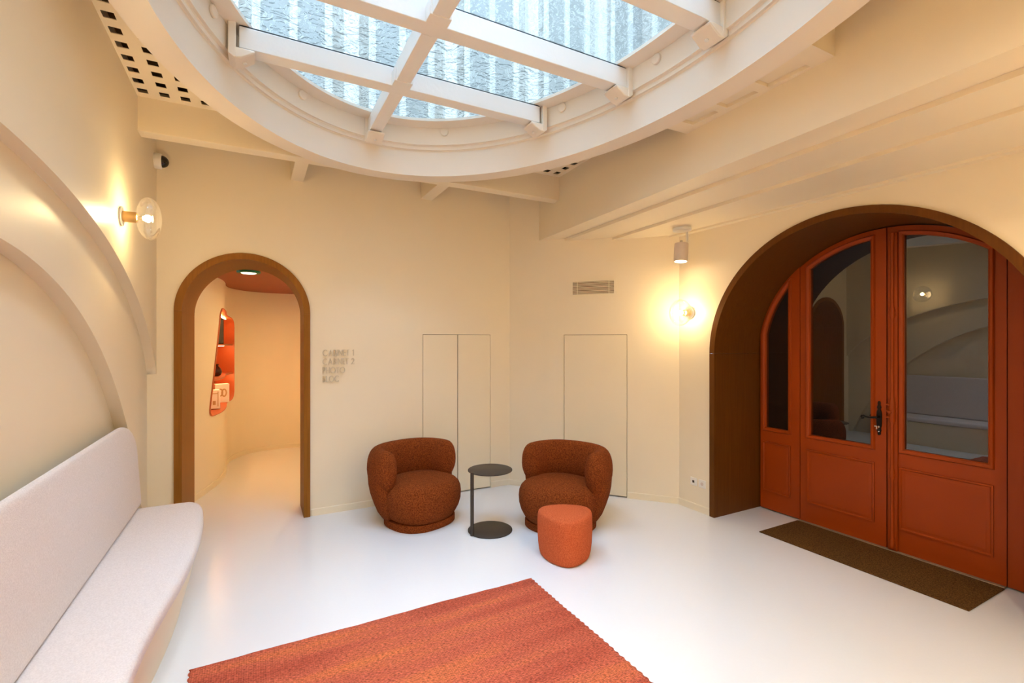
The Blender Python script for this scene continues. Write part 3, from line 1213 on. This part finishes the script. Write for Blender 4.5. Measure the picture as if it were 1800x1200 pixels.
# threshold strip, near-black box standing in for darkness behind the glass
mb = MB().box(XD - 0.035, XD + 0.06, 1.305, 2.722, 0.0, 0.012)
child(mb, 'threshold', 'alu', d1, bevel=0.003)
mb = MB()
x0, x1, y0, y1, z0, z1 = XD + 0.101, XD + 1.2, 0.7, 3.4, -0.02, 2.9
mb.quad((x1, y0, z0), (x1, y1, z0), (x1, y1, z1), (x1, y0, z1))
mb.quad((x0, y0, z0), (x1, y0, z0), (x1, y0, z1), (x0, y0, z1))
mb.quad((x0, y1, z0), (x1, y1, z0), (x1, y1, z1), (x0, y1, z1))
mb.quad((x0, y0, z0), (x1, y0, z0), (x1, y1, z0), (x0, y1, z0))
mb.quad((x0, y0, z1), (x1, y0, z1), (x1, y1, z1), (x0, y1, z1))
struct(mb.build('wall_dark_box', 'dark_box'), 'near-black box standing in for the darkness outside the entrance door')

# ------------------------------------------------------------------ buildings seen through the skylight, plus two added to limit the sky
def facade(name, label, cx, cy, rz, wdt, z0, z1, bays, wmat_='stone'):
    root = empty(name, (cx, cy, z0), rz)
    H = z1 - z0
    mb = MB().box(-wdt / 2, wdt / 2, 0, 0.4, 0, H)
    mb.build('wall', wmat_, root)
    bw = wdt / bays
    for i in range(bays):
        x = -wdt / 2 + bw * (i + 0.5)
        for k in range(int(H / 2.6)):
            zb = 0.7 + k * 2.6
            mb = MB().box(x - bw * 0.30, x + bw * 0.30, -0.01, 0.02, zb, zb + 2.35)
            wn = mb.build('window', 'window_grey', root)
            mb = MB()
            for sx in (-0.30, 0.0, 0.30):
                mb.box(x + sx * bw - 0.05, x + sx * bw + 0.05, -0.06, -0.011, zb - 0.05, zb + 2.4)
            mb.box(x - bw * 0.30, x + bw * 0.30, -0.055, -0.011, zb + 2.32, zb + 2.4)
            mb.build('window_frame', 'stone_white', wn)
        mb = MB().box(x + bw * 0.5 - 0.10, x + bw * 0.5 + 0.10, -0.12, 0.0, 0, H)
        if i < bays - 1:
            mb.build('pilaster', 'stone_white', root)
    tag(root, label, 'building')
    return root


facade('courtyard_building', 'pale stone courtyard facade beyond the far end of the skylight', 1.2, 7.2, 0, 12.0, 3.75, 14.0, 8)
facade('courtyard_building', 'pale stone courtyard facade to the right of the skylight', 6.6, 1.5, -pi / 2, 11.0, 3.75, 14.0, 6)
facade('courtyard_building', 'unseen pale stone facade added left of the skylight to cut low sky light', -4.8, 1.5, pi / 2, 11.0, 3.75, 12.0, 6)  # added out of view, shuts off low sky from the left
facade('courtyard_building', 'unseen pale stone facade added behind the camera end to cut low sky light', 1.2, -4.2, pi, 12.0, 3.75, 12.0, 6)  # added out of view, keeps sky light coming from overhead

# ------------------------------------------------------------------ bench along the left wall
bench = empty('banquette_bench', (-0.6, 2.2, 0))
tag(bench, 'long white upholstered bench with a rounded end along the left wall', 'bench')
edge = [(-0.755, 4.455), (-0.60, 4.462), (-0.47, 4.452), (-0.405, 4.415), (-0.365, 4.32), (-0.338, 4.14), (-0.322, 3.90), (-0.317, 3.60),
        (-0.325, 3.33), (-0.345, 3.05), (-0.378, 2.77), (-0.405, 2.50), (-0.415, 2.2)]
edge = catmull(edge, 5)
full = edge + [(x, 4.4 - y) for x, y in reversed(edge[:-1])]
YE = 4.455


def bench_ring(off, z, back=-0.80):
    out = []
    for x, y in full:
        xx = x - off if x - off > back else back
        yy = min(max(y, 4.4 - YE + off * 0.9), YE + 0.007 - off * 0.9)
        out.append((xx, yy, z))
    out.append((back, 4.4 - YE + off * 0.9, z))
    out.insert(0, (back, YE - off * 0.9, z))
    return out


mb = MB()
rs = [bench_ring(0.012, 0.392), bench_ring(0.002, 0.398), bench_ring(0.0, 0.415), bench_ring(0.0, 0.437), bench_ring(0.006, 0.452),
      bench_ring(0.022, 0.461), bench_ring(0.06, 0.464)]
mb.rings(rs)
o = child(mb, 'seat_cushion', 'wool_white', bench, smooth=True, angle=50)
mb = MB()
rs = [bench_ring(0.016, 0.386), bench_ring(0.02, 0.36), bench_ring(0.055, 0.20), bench_ring(0.10, 0.03), bench_ring(0.105, 0.0)]
mb.rings(rs)
child(mb, 'base', 'panel_paint', bench, smooth=True, angle=40)
# backrest: rounded top corners, slight lean
mb = MB()
bo = []
yc = 4.475
for k in range(13):
    a = pi / 2 * k / 12
    bo.append((yc - 0.50 + 0.50 * sin(a) ** 0.9, 0.85 + 0.275 * cos(a) ** 0.9))
top = [(y, z) for y, z in bo]
outl = [(yc, 0.47)] + list(reversed(top)) + [(4.4 - y, z) for y, z in top] + [(4.4 - yc, 0.47)]


def back_ring(inset, x):
    cy_, cz = 2.2, 0.75
    out = []
    n = len(outl)
    for i, (y, z) in enumerate(outl):
        a, b = Vector(outl[i - 1]), Vector(outl[(i + 1) % n])
        t_ = (b - a)
        if t_.length > 0:
            t_.normalize()
        nn = Vector((-t_.y, t_.x))
        if nn.dot(Vector((cy_ - y, cz - z))) < 0:
            nn = -nn
        lean = -0.03 * (z - 0.47) / 0.65
        out.append((x + lean, y + nn.x * inset, z + nn.y * inset))
    return out


rs = [back_ring(0.0, -0.800), back_ring(0.0, -0.776), back_ring(0.004, -0.767), back_ring(0.014, -0.760), back_ring(0.035, -0.757)]
# keep the back flat against the wall plane
rs[0] = [(-0.812, p[1], p[2]) for p in rs[0]]
mb.rings(rs)
child(mb, 'backrest', 'wool_white', bench, smooth=True, angle=50)


# ------------------------------------------------------------------ armchairs
def supell(a, b, n, t):
    c, s = cos(t), sin(t)
    return (a * math.copysign(abs(c) ** (2 / n), c), b * math.copysign(abs(s) ** (2 / n), s))


def make_chair():
    root = empty('armchair')
    N = 72
    mb = MB()
    prof = [(0.064, 0.76), (0.075, 0.80), (0.11, 0.875), (0.16, 0.945), (0.22, 0.99), (0.28, 1.0), (0.33, 0.985), (0.365, 0.945), (0.39, 0.88),
            (0.405, 0.78), (0.414, 0.62), (0.420, 0.42), (0.423, 0.2), (0.424, 0.03)]
    mb.rings([[(*[q for q in (supell(0.365 * k, 0.355 * k, 2.35, 2 * pi * i / N)[0], supell(0.365 * k, 0.355 * k, 2.35, 2 * pi * i / N)[1] - 0.055)], z)
               for i in range(N)] for z, k in prof])
    mb.build('seat', 'boucle_rust', root, smooth=True, angle=80)
    mb = MB()
    mb.rings([[(supell(0.315 * k, 0.30 * k, 2.5, 2 * pi * i / N)[0], supell(0.315 * k, 0.30 * k, 2.5, 2 * pi * i / N)[1] - 0.04, z) for i in range(N)]
              for z, k in ((0.0, 0.985), (0.006, 1.0), (0.055, 1.0), (0.064, 0.985))])
    mb.build('plinth', 'boucle_rust', root, smooth=True, angle=50)
    # wrap-round back: a fat roll above, a tucked-in shell below
    def sweep(sec, th, cs, cz_, e0, ex, M=64):
        a_, b_ = 0.445, 0.425
        rs = []
        for i in range(M + 1):
            u = -1 + 2 * i / M
            u = math.copysign(1 - (1 - abs(u)) ** 1.6, u)      # denser near the ends
            ang = pi / 2 + u * th
            x0, y0 = supell(a_, b_, 2.25, ang)
            xa, ya = supell(a_, b_, 2.25, ang + 0.02)
            xb, yb = supell(a_, b_, 2.25, ang - 0.02)
            tx, ty = xa - xb, ya - yb
            L = sqrt(tx * tx + ty * ty)
            nx, ny = -ty / L, tx / L
            e = max(0.0, (abs(u) - e0) / (1 - e0))
            k = 0.03 + 0.97 * max(1 - e ** ex, 0.0) ** (1 / ex)
            rs.append([(x0 + nx * (cs + (o - cs) * k), y0 + ny * (cs + (o - cs) * k) + 0.015, cz_ + (z - cz_) * k) for o, z in sec])
        mb = MB()
        return mb.rings(rs)
    roll = []
    for k in range(32):
        a = 2 * pi * k / 32
        c_, s_ = cos(a), sin(a)
        z = 0.515 + 0.193 * math.copysign(abs(s_) ** 0.86, s_)
        o = 0.098 - 0.098 * math.copysign(abs(c_) ** 0.86, c_) + 0.035 * max(0.0, (0.50 - z) / 0.18) ** 1.5 * (1 if c_ > 0 else -0.3)
        roll.append((o, z))
    sweep(roll, radians(106), 0.098, 0.53, 0.86, 2.2).build('backrest', 'boucle_rust', root, smooth=True, angle=80)
    shell = [(0.128, 0.066), (0.092, 0.12), (0.060, 0.20), (0.030, 0.29), (0.014, 0.37), (0.008, 0.45), (0.05, 0.50), (0.12, 0.47), (0.15, 0.40), (0.15, 0.25), (0.165, 0.14), (0.175, 0.07)]
    sweep(shell, radians(98), 0.11, 0.27, 0.90, 2.2).build('shell', 'boucle_rust', root, smooth=True, angle=80)
    return root


ch_a = make_chair()
ch_a.location = (1.36, 4.47, 0)
ch_a.rotation_euler = (0, 0, radians(20))
tag(ch_a, 'rust boucle tub armchair on the left, nearest the arched doorway', 'armchair', 'rust boucle armchairs')
ch_b = copy_tree(ch_a)
ch_b.location = (2.535, 3.735, 0)
ch_b.rotation_euler = (0, 0, -radians(66))
tag(ch_b, 'rust boucle tub armchair behind the coral pouf, right of the side table', 'armchair', 'rust boucle armchairs')

# ------------------------------------------------------------------ side table
t = empty('side_table', (1.862, 3.903, 0))
mb = MB().lathe([(0.196, 0.0), (0.2, 0.002), (0.2, 0.008), (0.197, 0.010)], n=64)
mb.build('base', 'black_metal', t, smooth=True)
mb = MB().lathe([(0.197, 0.539), (0.2, 0.541), (0.2, 0.547), (0.197, 0.549)], n=64)
mb.build('tabletop', 'black_metal', t, smooth=True)
mb = MB()
px_, py_ = 1.668 - 1.862, 3.862 - 3.903
mb.lathe([(0.016, 0.002), (0.016, 0.556)], (px_, py_, 0), n=20)
mb.build('pole', 'black_metal', t, smooth=True)
tag(t, 'black metal side table with round top between the armchairs', 'side table')

# ------------------------------------------------------------------ pouf: rounded triangle
mb = MB()
N = 90


def tri(t, k):
    # rounded triangle with a corner towards t=0
    r = 0.215 / (1 + 0.0 * t)
    r = 0.215 + 0.019 * cos(3 * t) + 0.003 * cos(6 * t)
    return r * k


va = atan2(-0.882, -0.471)                        # one corner points at the camera side
prof = [(0.004, 0.87), (0.010, 0.90), (0.04, 0.94), (0.10, 0.975), (0.18, 0.995), (0.26, 1.0), (0.315, 0.985), (0.338, 0.955), (0.349, 0.90), (0.354, 0.80),
        (0.357, 0.55), (0.358, 0.25), (0.358, 0.03)]
mb.rings([[(tri(2 * pi * i / N, k) * cos(2 * pi * i / N + va), tri(2 * pi * i / N, k) * sin(2 * pi * i / N + va), z) for i in range(N)] for z, k in prof])
o = mb.build('pouf', 'boucle_coral', smooth=True, angle=60, loc=(2.165, 3.150, 0))
tag(o, 'coral red rounded triangular pouf in front of the right armchair', 'pouf')

# ------------------------------------------------------------------ rug and doormat
mb = MB()
rx0, rx1, ry0, ry1 = -0.298, 1.738, 0.05, 2.968
nx_, ny_ = 120, 260
vs, fs = [], []
rng = random.Random(3)


def wob(t, a):
    return a * (sin(t * 9.1) + 0.6 * sin(t * 23.7 + 1) + 0.4 * sin(t * 51 + 2))


for j in range(ny_ + 1):
    for i in range(nx_ + 1):
        u, v = i / nx_, j / ny_
        x = rx0 + (rx1 - rx0) * u
        y = ry0 + (ry1 - ry0) * v
        eb = 0.0035 * (1 if j % 4 < 2 else -1)
        if i == 0:
            x -= 0.002 + eb + wob(y, 0.0015)
        if i == nx_:
            x += 0.002 + eb + wob(y, 0.0015)
        y += wob(x * 0.8, 0.0022) * v
        z = 0.011
        if i in (0, nx_) or j in (0, ny_):
            z = 0.004
        z += 0.0012 * sin(x * 5 + y * 3)
        vs.append((x, y, max(z, 0.003)))
for j in range(ny_):
    for i in range(nx_):
        k = j * (nx_ + 1) + i
        fs.append((k, k + 1, k + nx_ + 2, k + nx_ + 1))
# closed underside rim
per = [i for i in range(nx_ + 1)] + [j * (nx_ + 1) + nx_ for j in range(1, ny_ + 1)] + [ny_ * (nx_ + 1) + i for i in range(nx_ - 1, -1, -1)] + [j * (nx_ + 1) for j in range(ny_ - 1, 0, -1)]
o0 = len(vs)
for k in per:
    vs.append((vs[k][0], vs[k][1], 0.0005))
for i in range(len(per)):
    j = (i + 1) % len(per)
    fs.append((per[i], per[j], o0 + j, o0 + i))
fs.append(tuple(o0 + i for i in range(len(per))))
mb.add(vs, fs)
o = mb.build('rug', 'rug_weave', smooth=True, angle=70, weld=False)
tag(o, 'flat woven orange red rug with mottled stripes on the white floor', 'rug')

mb = MB().box(3.955, 4.522, 1.302, 2.728, 0.0005, 0.010)
o = mb.build('doormat', 'coir', bevel=0.003)
tag(o, 'brown coir doormat in front of the orange entrance door', 'doormat')


# ------------------------------------------------------------------ wall sconces
def sconce(loc, rz, label):
    root = empty('wall_sconce', loc, rz)          # local +X points off the wall
    MB().lathe([(0.058, 0.0), (0.060, 0.003), (0.060, 0.010), (0.056, 0.012)], axis='X', n=36).build('wall_plate', 'white_plastic', root, smooth=True)
    MB().lathe([(0.034, 0.012), (0.034, 0.085), (0.031, 0.087)], axis='X', n=28).build('holder', 'brass', root, smooth=True)
    # flattened clear globe, thin shell
    R, H, c = 0.134, 0.066, 0.145
    prof = []
    for k in range(25):
        a = -pi / 2 * 0.82 + (pi / 2 * 0.82 + pi / 2) * k / 24
        prof.append((max(R * cos(a), 0.002), c + H * sin(a)))
    MB().lathe(prof, axis='X', n=56, cap0=False, cap1=True).build('globe', 'globe_glass', root, smooth=True, angle=80)
    MB().lathe([(0.012, 0.086), (0.012, 0.112)], axis='X', n=16).build('socket', 'brass', root, smooth=True)
    prof = [(0.011, 0.113)] + [(0.022 * cos(a), 0.137 + 0.022 * sin(a)) for a in lin(-0.9, pi / 2 - 0.05, 9)]
    MB().lathe(prof, axis='X', n=20).build('bulb', 'bulb_glow', root, smooth=True)
    tag(root, label, 'sconce', 'clear glass wall sconces')
    return root


sconce((XL, 3.81, 2.487), 0, 'clear glass disc sconce with brass holder on the left wall')
sconce((XR, 3.455, 1.99), pi, 'clear glass disc sconce on the wall beside the entrance arch')
sconce((XL, 0.58, 2.487), 0, 'unseen clear glass disc sconce added on the left wall for warm ambient light')  # added lamp, out of view, warms the room
sconce((3.285, 0.07, 1.99), radians(131), 'unseen clear glass disc sconce added on the rear corner wall for warm ambient light')  # added behind the camera to raise the warm ambient light

# ------------------------------------------------------------------ ceiling spotlight near the entrance arch, and unseen added ones
def spotlight(loc, label, glow='spot_glow'):
    t = empty('ceiling_spotlight', loc)
    MB().lathe([(0.085, 0.0), (0.088, -0.004), (0.088, -0.024), (0.084, -0.028)], n=36).build('ceiling_plate', 'white_plastic', t, smooth=True)
    MB().box(0.062, 0.078, -0.012, 0.012, -0.20, -0.028).build('arm', 'white_plastic', t, bevel=0.003)
    hd = MB()
    hd.lathe([(0.062, -0.145), (0.066, -0.140), (0.066, 0.03), (0.062, 0.035)], n=40)
    hd_o = hd.build('head', 'spot_grey', t, smooth=True)
    hd_o.location = (-0.01, 0, -0.185)
    hd_o.rotation_euler = (0, radians(4), 0)
    l_o = MB().lathe([(0.055, -0.1465), (0.055, -0.1455)], n=32).build('lens', glow, hd_o)
    MB().lathe([(0.014, 0.0), (0.014, 0.03)], (-0.01, 0, -0.152), n=14).build('neck', 'chrome', t, smooth=True)
    MB().lathe([(0.010, 0.0), (0.012, 0.004), (0.012, 0.012), (0.008, 0.016)], (0.056, 0, -0.195), axis='X', n=14).build('pivot_knob', 'chrome', t, smooth=True)
    tag(t, label, 'spotlight', 'pale cylindrical spotlights')


spotlight((3.70, 3.37, 2.815), 'pale cylindrical spotlight hanging from the soffit beside the entrance arch sconce')
spotlight((3.52, 0.45, 2.815), 'unseen pale cylindrical spotlight added on the rear soffit for warm ambient light')  # added out of view for more warm bounce light
spotlight((-0.35, -0.34, ZC), 'unseen pale cylindrical spotlight added behind the camera as warm fill, bench side', 'added_spot_glow')  # added fill lamp, brighter than the visible spot
spotlight((1.95, -0.34, ZC), 'unseen pale cylindrical spotlight added behind the camera as warm fill, entrance side', 'added_spot_glow')  # second added fill lamp behind the camera

# ------------------------------------------------------------------ air vent on the splayed corner wall
s0, s1 = 0.735, 1.266
sv0, sv1, zv0, zv1 = 0.738, 1.262, 2.205, 2.395
t = empty('air_vent', ch((sv0 + sv1) / 2, zv0))


def chp(mb, a, b, z0, z1, o0, o1):
    return mb.prism([(a, z0), (b, z0), (b, z1), (a, z1)], lambda u, v, tt: ch(u, v, tt), o0, o1)


mb = MB()
fw = 0.030
chp(mb, sv0, sv1, zv0, zv0 + fw * 0.8, 0.0, 0.010)
chp(mb, sv0, sv1, zv1 - fw * 0.8, zv1, 0.0, 0.010)
chp(mb, sv0, sv0 + fw, zv0 + fw * 0.8, zv1 - fw * 0.8, 0.0, 0.010)
chp(mb, sv1 - fw, sv1, zv0 + fw * 0.8, zv1 - fw * 0.8, 0.0, 0.010)
child(mb, 'frame', 'panel_paint', t)
child(chp(MB(), sv0 + fw, sv1 - fw, zv0 + 0.024, zv1 - 0.024, 0.0005, 0.0015), 'backing', 'vent_dark', t)
nsl = 10
for k in range(nsl):
    z = zv0 + 0.024 + (zv1 - zv0 - 0.048) * (k + 0.5) / nsl
    child(chp(MB(), sv0 + fw, sv1 - fw, z - 0.0032, z + 0.0032, 0.0016, 0.007), 'slat', 'panel_paint', t)
for s in (sv0 + 0.085, sv1 - 0.085):
    child(chp(MB(), s - 0.003, s + 0.003, zv0 + 0.024, zv1 - 0.024, 0.0071, 0.0085), 'divider', 'panel_paint', t)
tag(t, 'cream slatted air vent high on the splayed corner wall', 'vent')

# ------------------------------------------------------------------ security camera in the corner
t = empty('security_camera', (XL, 4.95, 3.215))
MB().lathe([(0.062, 0.0), (0.064, 0.004), (0.064, 0.045), (0.058, 0.052)], axis='X', n=32).build('housing', 'white_plastic', t, smooth=True)
MB().lathe([(0.050 * cos(a), 0.0505 + 0.050 * sin(a)) for a in lin(0, pi / 2 - 0.02, 10)], axis='X', n=28).build('dome', 'black_lens', t, smooth=True)
tag(t, 'white dome security camera high in the far left corner', 'camera')

# ------------------------------------------------------------------ sockets
for k, (y, lab, pins) in enumerate(((3.407, 'white square wall socket with dark insert, left of the pair', 1), (3.302, 'white square wall socket beside the dark arch lining, right of the pair', 0))):
    t = empty('wall_socket', (XR, y, 0.286))
    MB().box(-0.010, 0.0, -0.040, 0.040, -0.040, 0.040).build('plate', 'white_plastic', t, bevel=0.004)
    if pins:
        MB().box(-0.0125, -0.0105, -0.012, 0.012, -0.012, 0.012).build('insert', 'black_lens', t)
    else:
        MB().lathe([(0.017, 0.0), (0.016, 0.002)], (-0.0102, 0, 0), axis='-X', n=24).build('insert', 'spot_grey', t)
    tag(t, lab, 'socket', 'wall sockets by the entrance')

# ------------------------------------------------------------------ raised lettering on the back wall
def arc(cx, cy, rx, ry, a0, a1, n=14):
    return [(cx + rx * cos(radians(a)), cy + ry * sin(radians(a))) for a in lin(a0, a1, n)]


GL = {
    'C': (0.92, [arc(0.52, 0.5, 0.50, 0.5, 50, 310, 20)]),
    'A': (0.86, [[(0, 0), (0.43, 1), (0.86, 0)], [(0.16, 0.33), (0.70, 0.33)]]),
    'B': (0.52, [[(0, 0), (0, 1)], [(0, 1), (0.22, 1)] + arc(0.22, 0.77, 0.22, 0.23, 90, -90) + [(0, 0.54)],
                 [(0, 0.54), (0.25, 0.54)] + arc(0.25, 0.27, 0.26, 0.27, 90, -90) + [(0, 0)]]),
    'I': (0.04, [[(0, 0), (0, 1)]]),
    'N': (0.72, [[(0, 0), (0, 1), (0.72, 0), (0.72, 1)]]),
    'E': (0.44, [[(0.44, 1), (0, 1), (0, 0), (0.44, 0)], [(0, 0.52), (0.42, 0.52)]]),
    'T': (0.50, [[(0, 1), (0.5, 1)], [(0.25, 1), (0.25, 0)]]),
    '1': (0.22, [[(0, 0.86), (0.2, 1), (0.2, 0)]]),
    '2': (0.54, [arc(0.27, 0.72, 0.25, 0.28, 170, -35) + [(0.0, 0.0), (0.54, 0.0)]]),
    'P': (0.50, [[(0, 0), (0, 1)], [(0, 1), (0.22, 1)] + arc(0.22, 0.73, 0.26, 0.27, 90, -90) + [(0, 0.46)]]),
    'H': (0.64, [[(0, 0), (0, 1)], [(0.64, 0), (0.64, 1)], [(0, 0.53), (0.64, 0.53)]]),
    'O': (1.0, [arc(0.5, 0.5, 0.5, 0.5, 0, 360, 28)]),
    'L': (0.40, [[(0, 1), (0, 0), (0.4, 0)]]),
}
sign = empty('wall_lettering', (0.72, YB, 1.30))
LH = 0.056
for row, (txt, ztop) in enumerate((('CABINET 1', 1.616), ('CABINET 2', 1.530), ('PHOTO', 1.444), ('BLOC', 1.358))):
    # fit the widest lines to the measured width
    wd = sum((GL[c][0] if c != ' ' else 0.28) + 0.26 for c in txt) - 0.26
    target = {0: 0.293, 1: 0.297, 2: 0.207, 3: 0.150}[row]
    kx = target / (wd * LH)
    x = 0.580
    for c in txt:
        if c == ' ':
            x += (0.28 + 0.26) * LH * kx
            continue
        wdt, strokes = GL[c]
        mb = MB()
        for st in strokes:
            P = [Vector((x + u * LH * kx, ztop - LH + v * LH)) for u, v in st]
            hwid = 0.0031
            for a, b in zip(P, P[1:]):
                d = (b - a)
                if d.length < 1e-6:
                    continue
                d.normalize()
                n = Vector((-d.y, d.x)) * hwid
                a2, b2 = a - d * hwid * 0.8, b + d * hwid * 0.8
                mb.prism([tuple(a2 - n), tuple(b2 - n), tuple(b2 + n), tuple(a2 + n)], lambda u, v, t2: (u, YB - t2, v), 0.0, 0.012 + 0.00025 * (len(mb.v) // 8))
        child(mb, 'letter', 'letter_paint', sign, weld=False)
        x += (wdt + 0.26) * LH * kx
tag(sign, 'raised cream lettering reading CABINET 1, CABINET 2, PHOTO, BLOC on back wall', 'sign')

# ------------------------------------------------------------------ things on the niche shelves
t = empty('framed_photo', (-0.455, 7.24, 1.668), radians(48))
MB().box(-0.115, 0.115, -0.008, 0.008, 0.0, 0.33).build('frame', 'black_lens', t, bevel=0.003)
MB().box(-0.103, 0.103, -0.0105, -0.0085, 0.012, 0.318).build('print', 'photo_grey', t)
tag(t, 'dark grey photograph standing on the top niche shelf', 'picture')

mb = MB().lathe([(0.032, 0.0), (0.055, 0.015), (0.068, 0.05), (0.064, 0.09), (0.042, 0.118), (0.030, 0.13), (0.038, 0.155), (0.034, 0.155), (0.026, 0.13)], n=32, cap1=True)
o = mb.build('vase', 'vase_glass', smooth=True, angle=60, loc=(-0.452, 7.14, 1.2575))
tag(o, 'squat dark red glass vase on the middle niche shelf', 'vase')

for k, (bx_, by_, w_, h_, lab) in enumerate(((-0.470, 7.05, 0.13, 0.235, 'white gift box with gold stripes on the lowest niche shelf, nearer the doorway'),
                                             (-0.420, 7.72, 0.17, 0.255, 'white gift box with a gold emblem on the lowest niche shelf'))):
    t = empty('gift_box', (bx_, by_, 0.862), radians(12))
    MB().box(-w_ / 2, w_ / 2, -0.06, 0.06, 0.0, h_).build('box', 'box_white', t, bevel=0.004)
    mb = MB()
    if k == 0:
        mb.box(-w_ * 0.34, -w_ * 0.27, -0.0615, -0.0605, 0.03, h_ - 0.02)
        mb.box(w_ * 0.27, w_ * 0.34, -0.0615, -0.0605, 0.03, h_ - 0.02)
        mb.box(-w_ * 0.27, w_ * 0.27, -0.0615, -0.0605, h_ - 0.05, h_ - 0.04)
        mb.box(-w_ * 0.12, w_ * 0.12, -0.0615, -0.0605, 0.05, 0.10)
    else:
        f = lambda u, v, t2: (u, -0.0605 - t2, v)
        for cx_, cz2, r1 in ((-0.022, 0.14, 0.055), (0.022, 0.135, 0.058)):
            n = 20
            for i in range(n):
                a0, a1 = 2 * pi * i / n, 2 * pi * (i + 1) / n
                mb.prism([(cx_ + r1 * 0.6 * cos(a0), cz2 + r1 * sin(a0)), (cx_ + r1 * 0.6 * cos(a1), cz2 + r1 * sin(a1)),
                          (cx_ + r1 * 0.3 * cos(a1), cz2 + r1 * 0.65 * sin(a1)), (cx_ + r1 * 0.3 * cos(a0), cz2 + r1 * 0.65 * sin(a0))], f, 0, 0.001)
    mb.build('emblem', 'gold_ink', t)
    tag(t, lab, 'box', 'gift boxes in the niche')
# unseen ceiling downlight added to give the passage its warm glow
t = empty('added_downlight', (0.78, 6.60, ZP))
MB().lathe([(0.05, -0.004), (0.055, -0.002), (0.055, 0.0)], n=28).build('rim', 'white_plastic', t, smooth=True)
MB().lathe([(0.042, -0.006), (0.042, -0.0045)], n=24).build('lens', 'added_passage_glow', t)
tag(t, 'small unseen downlight added in the orange passage ceiling for its glow', 'light')
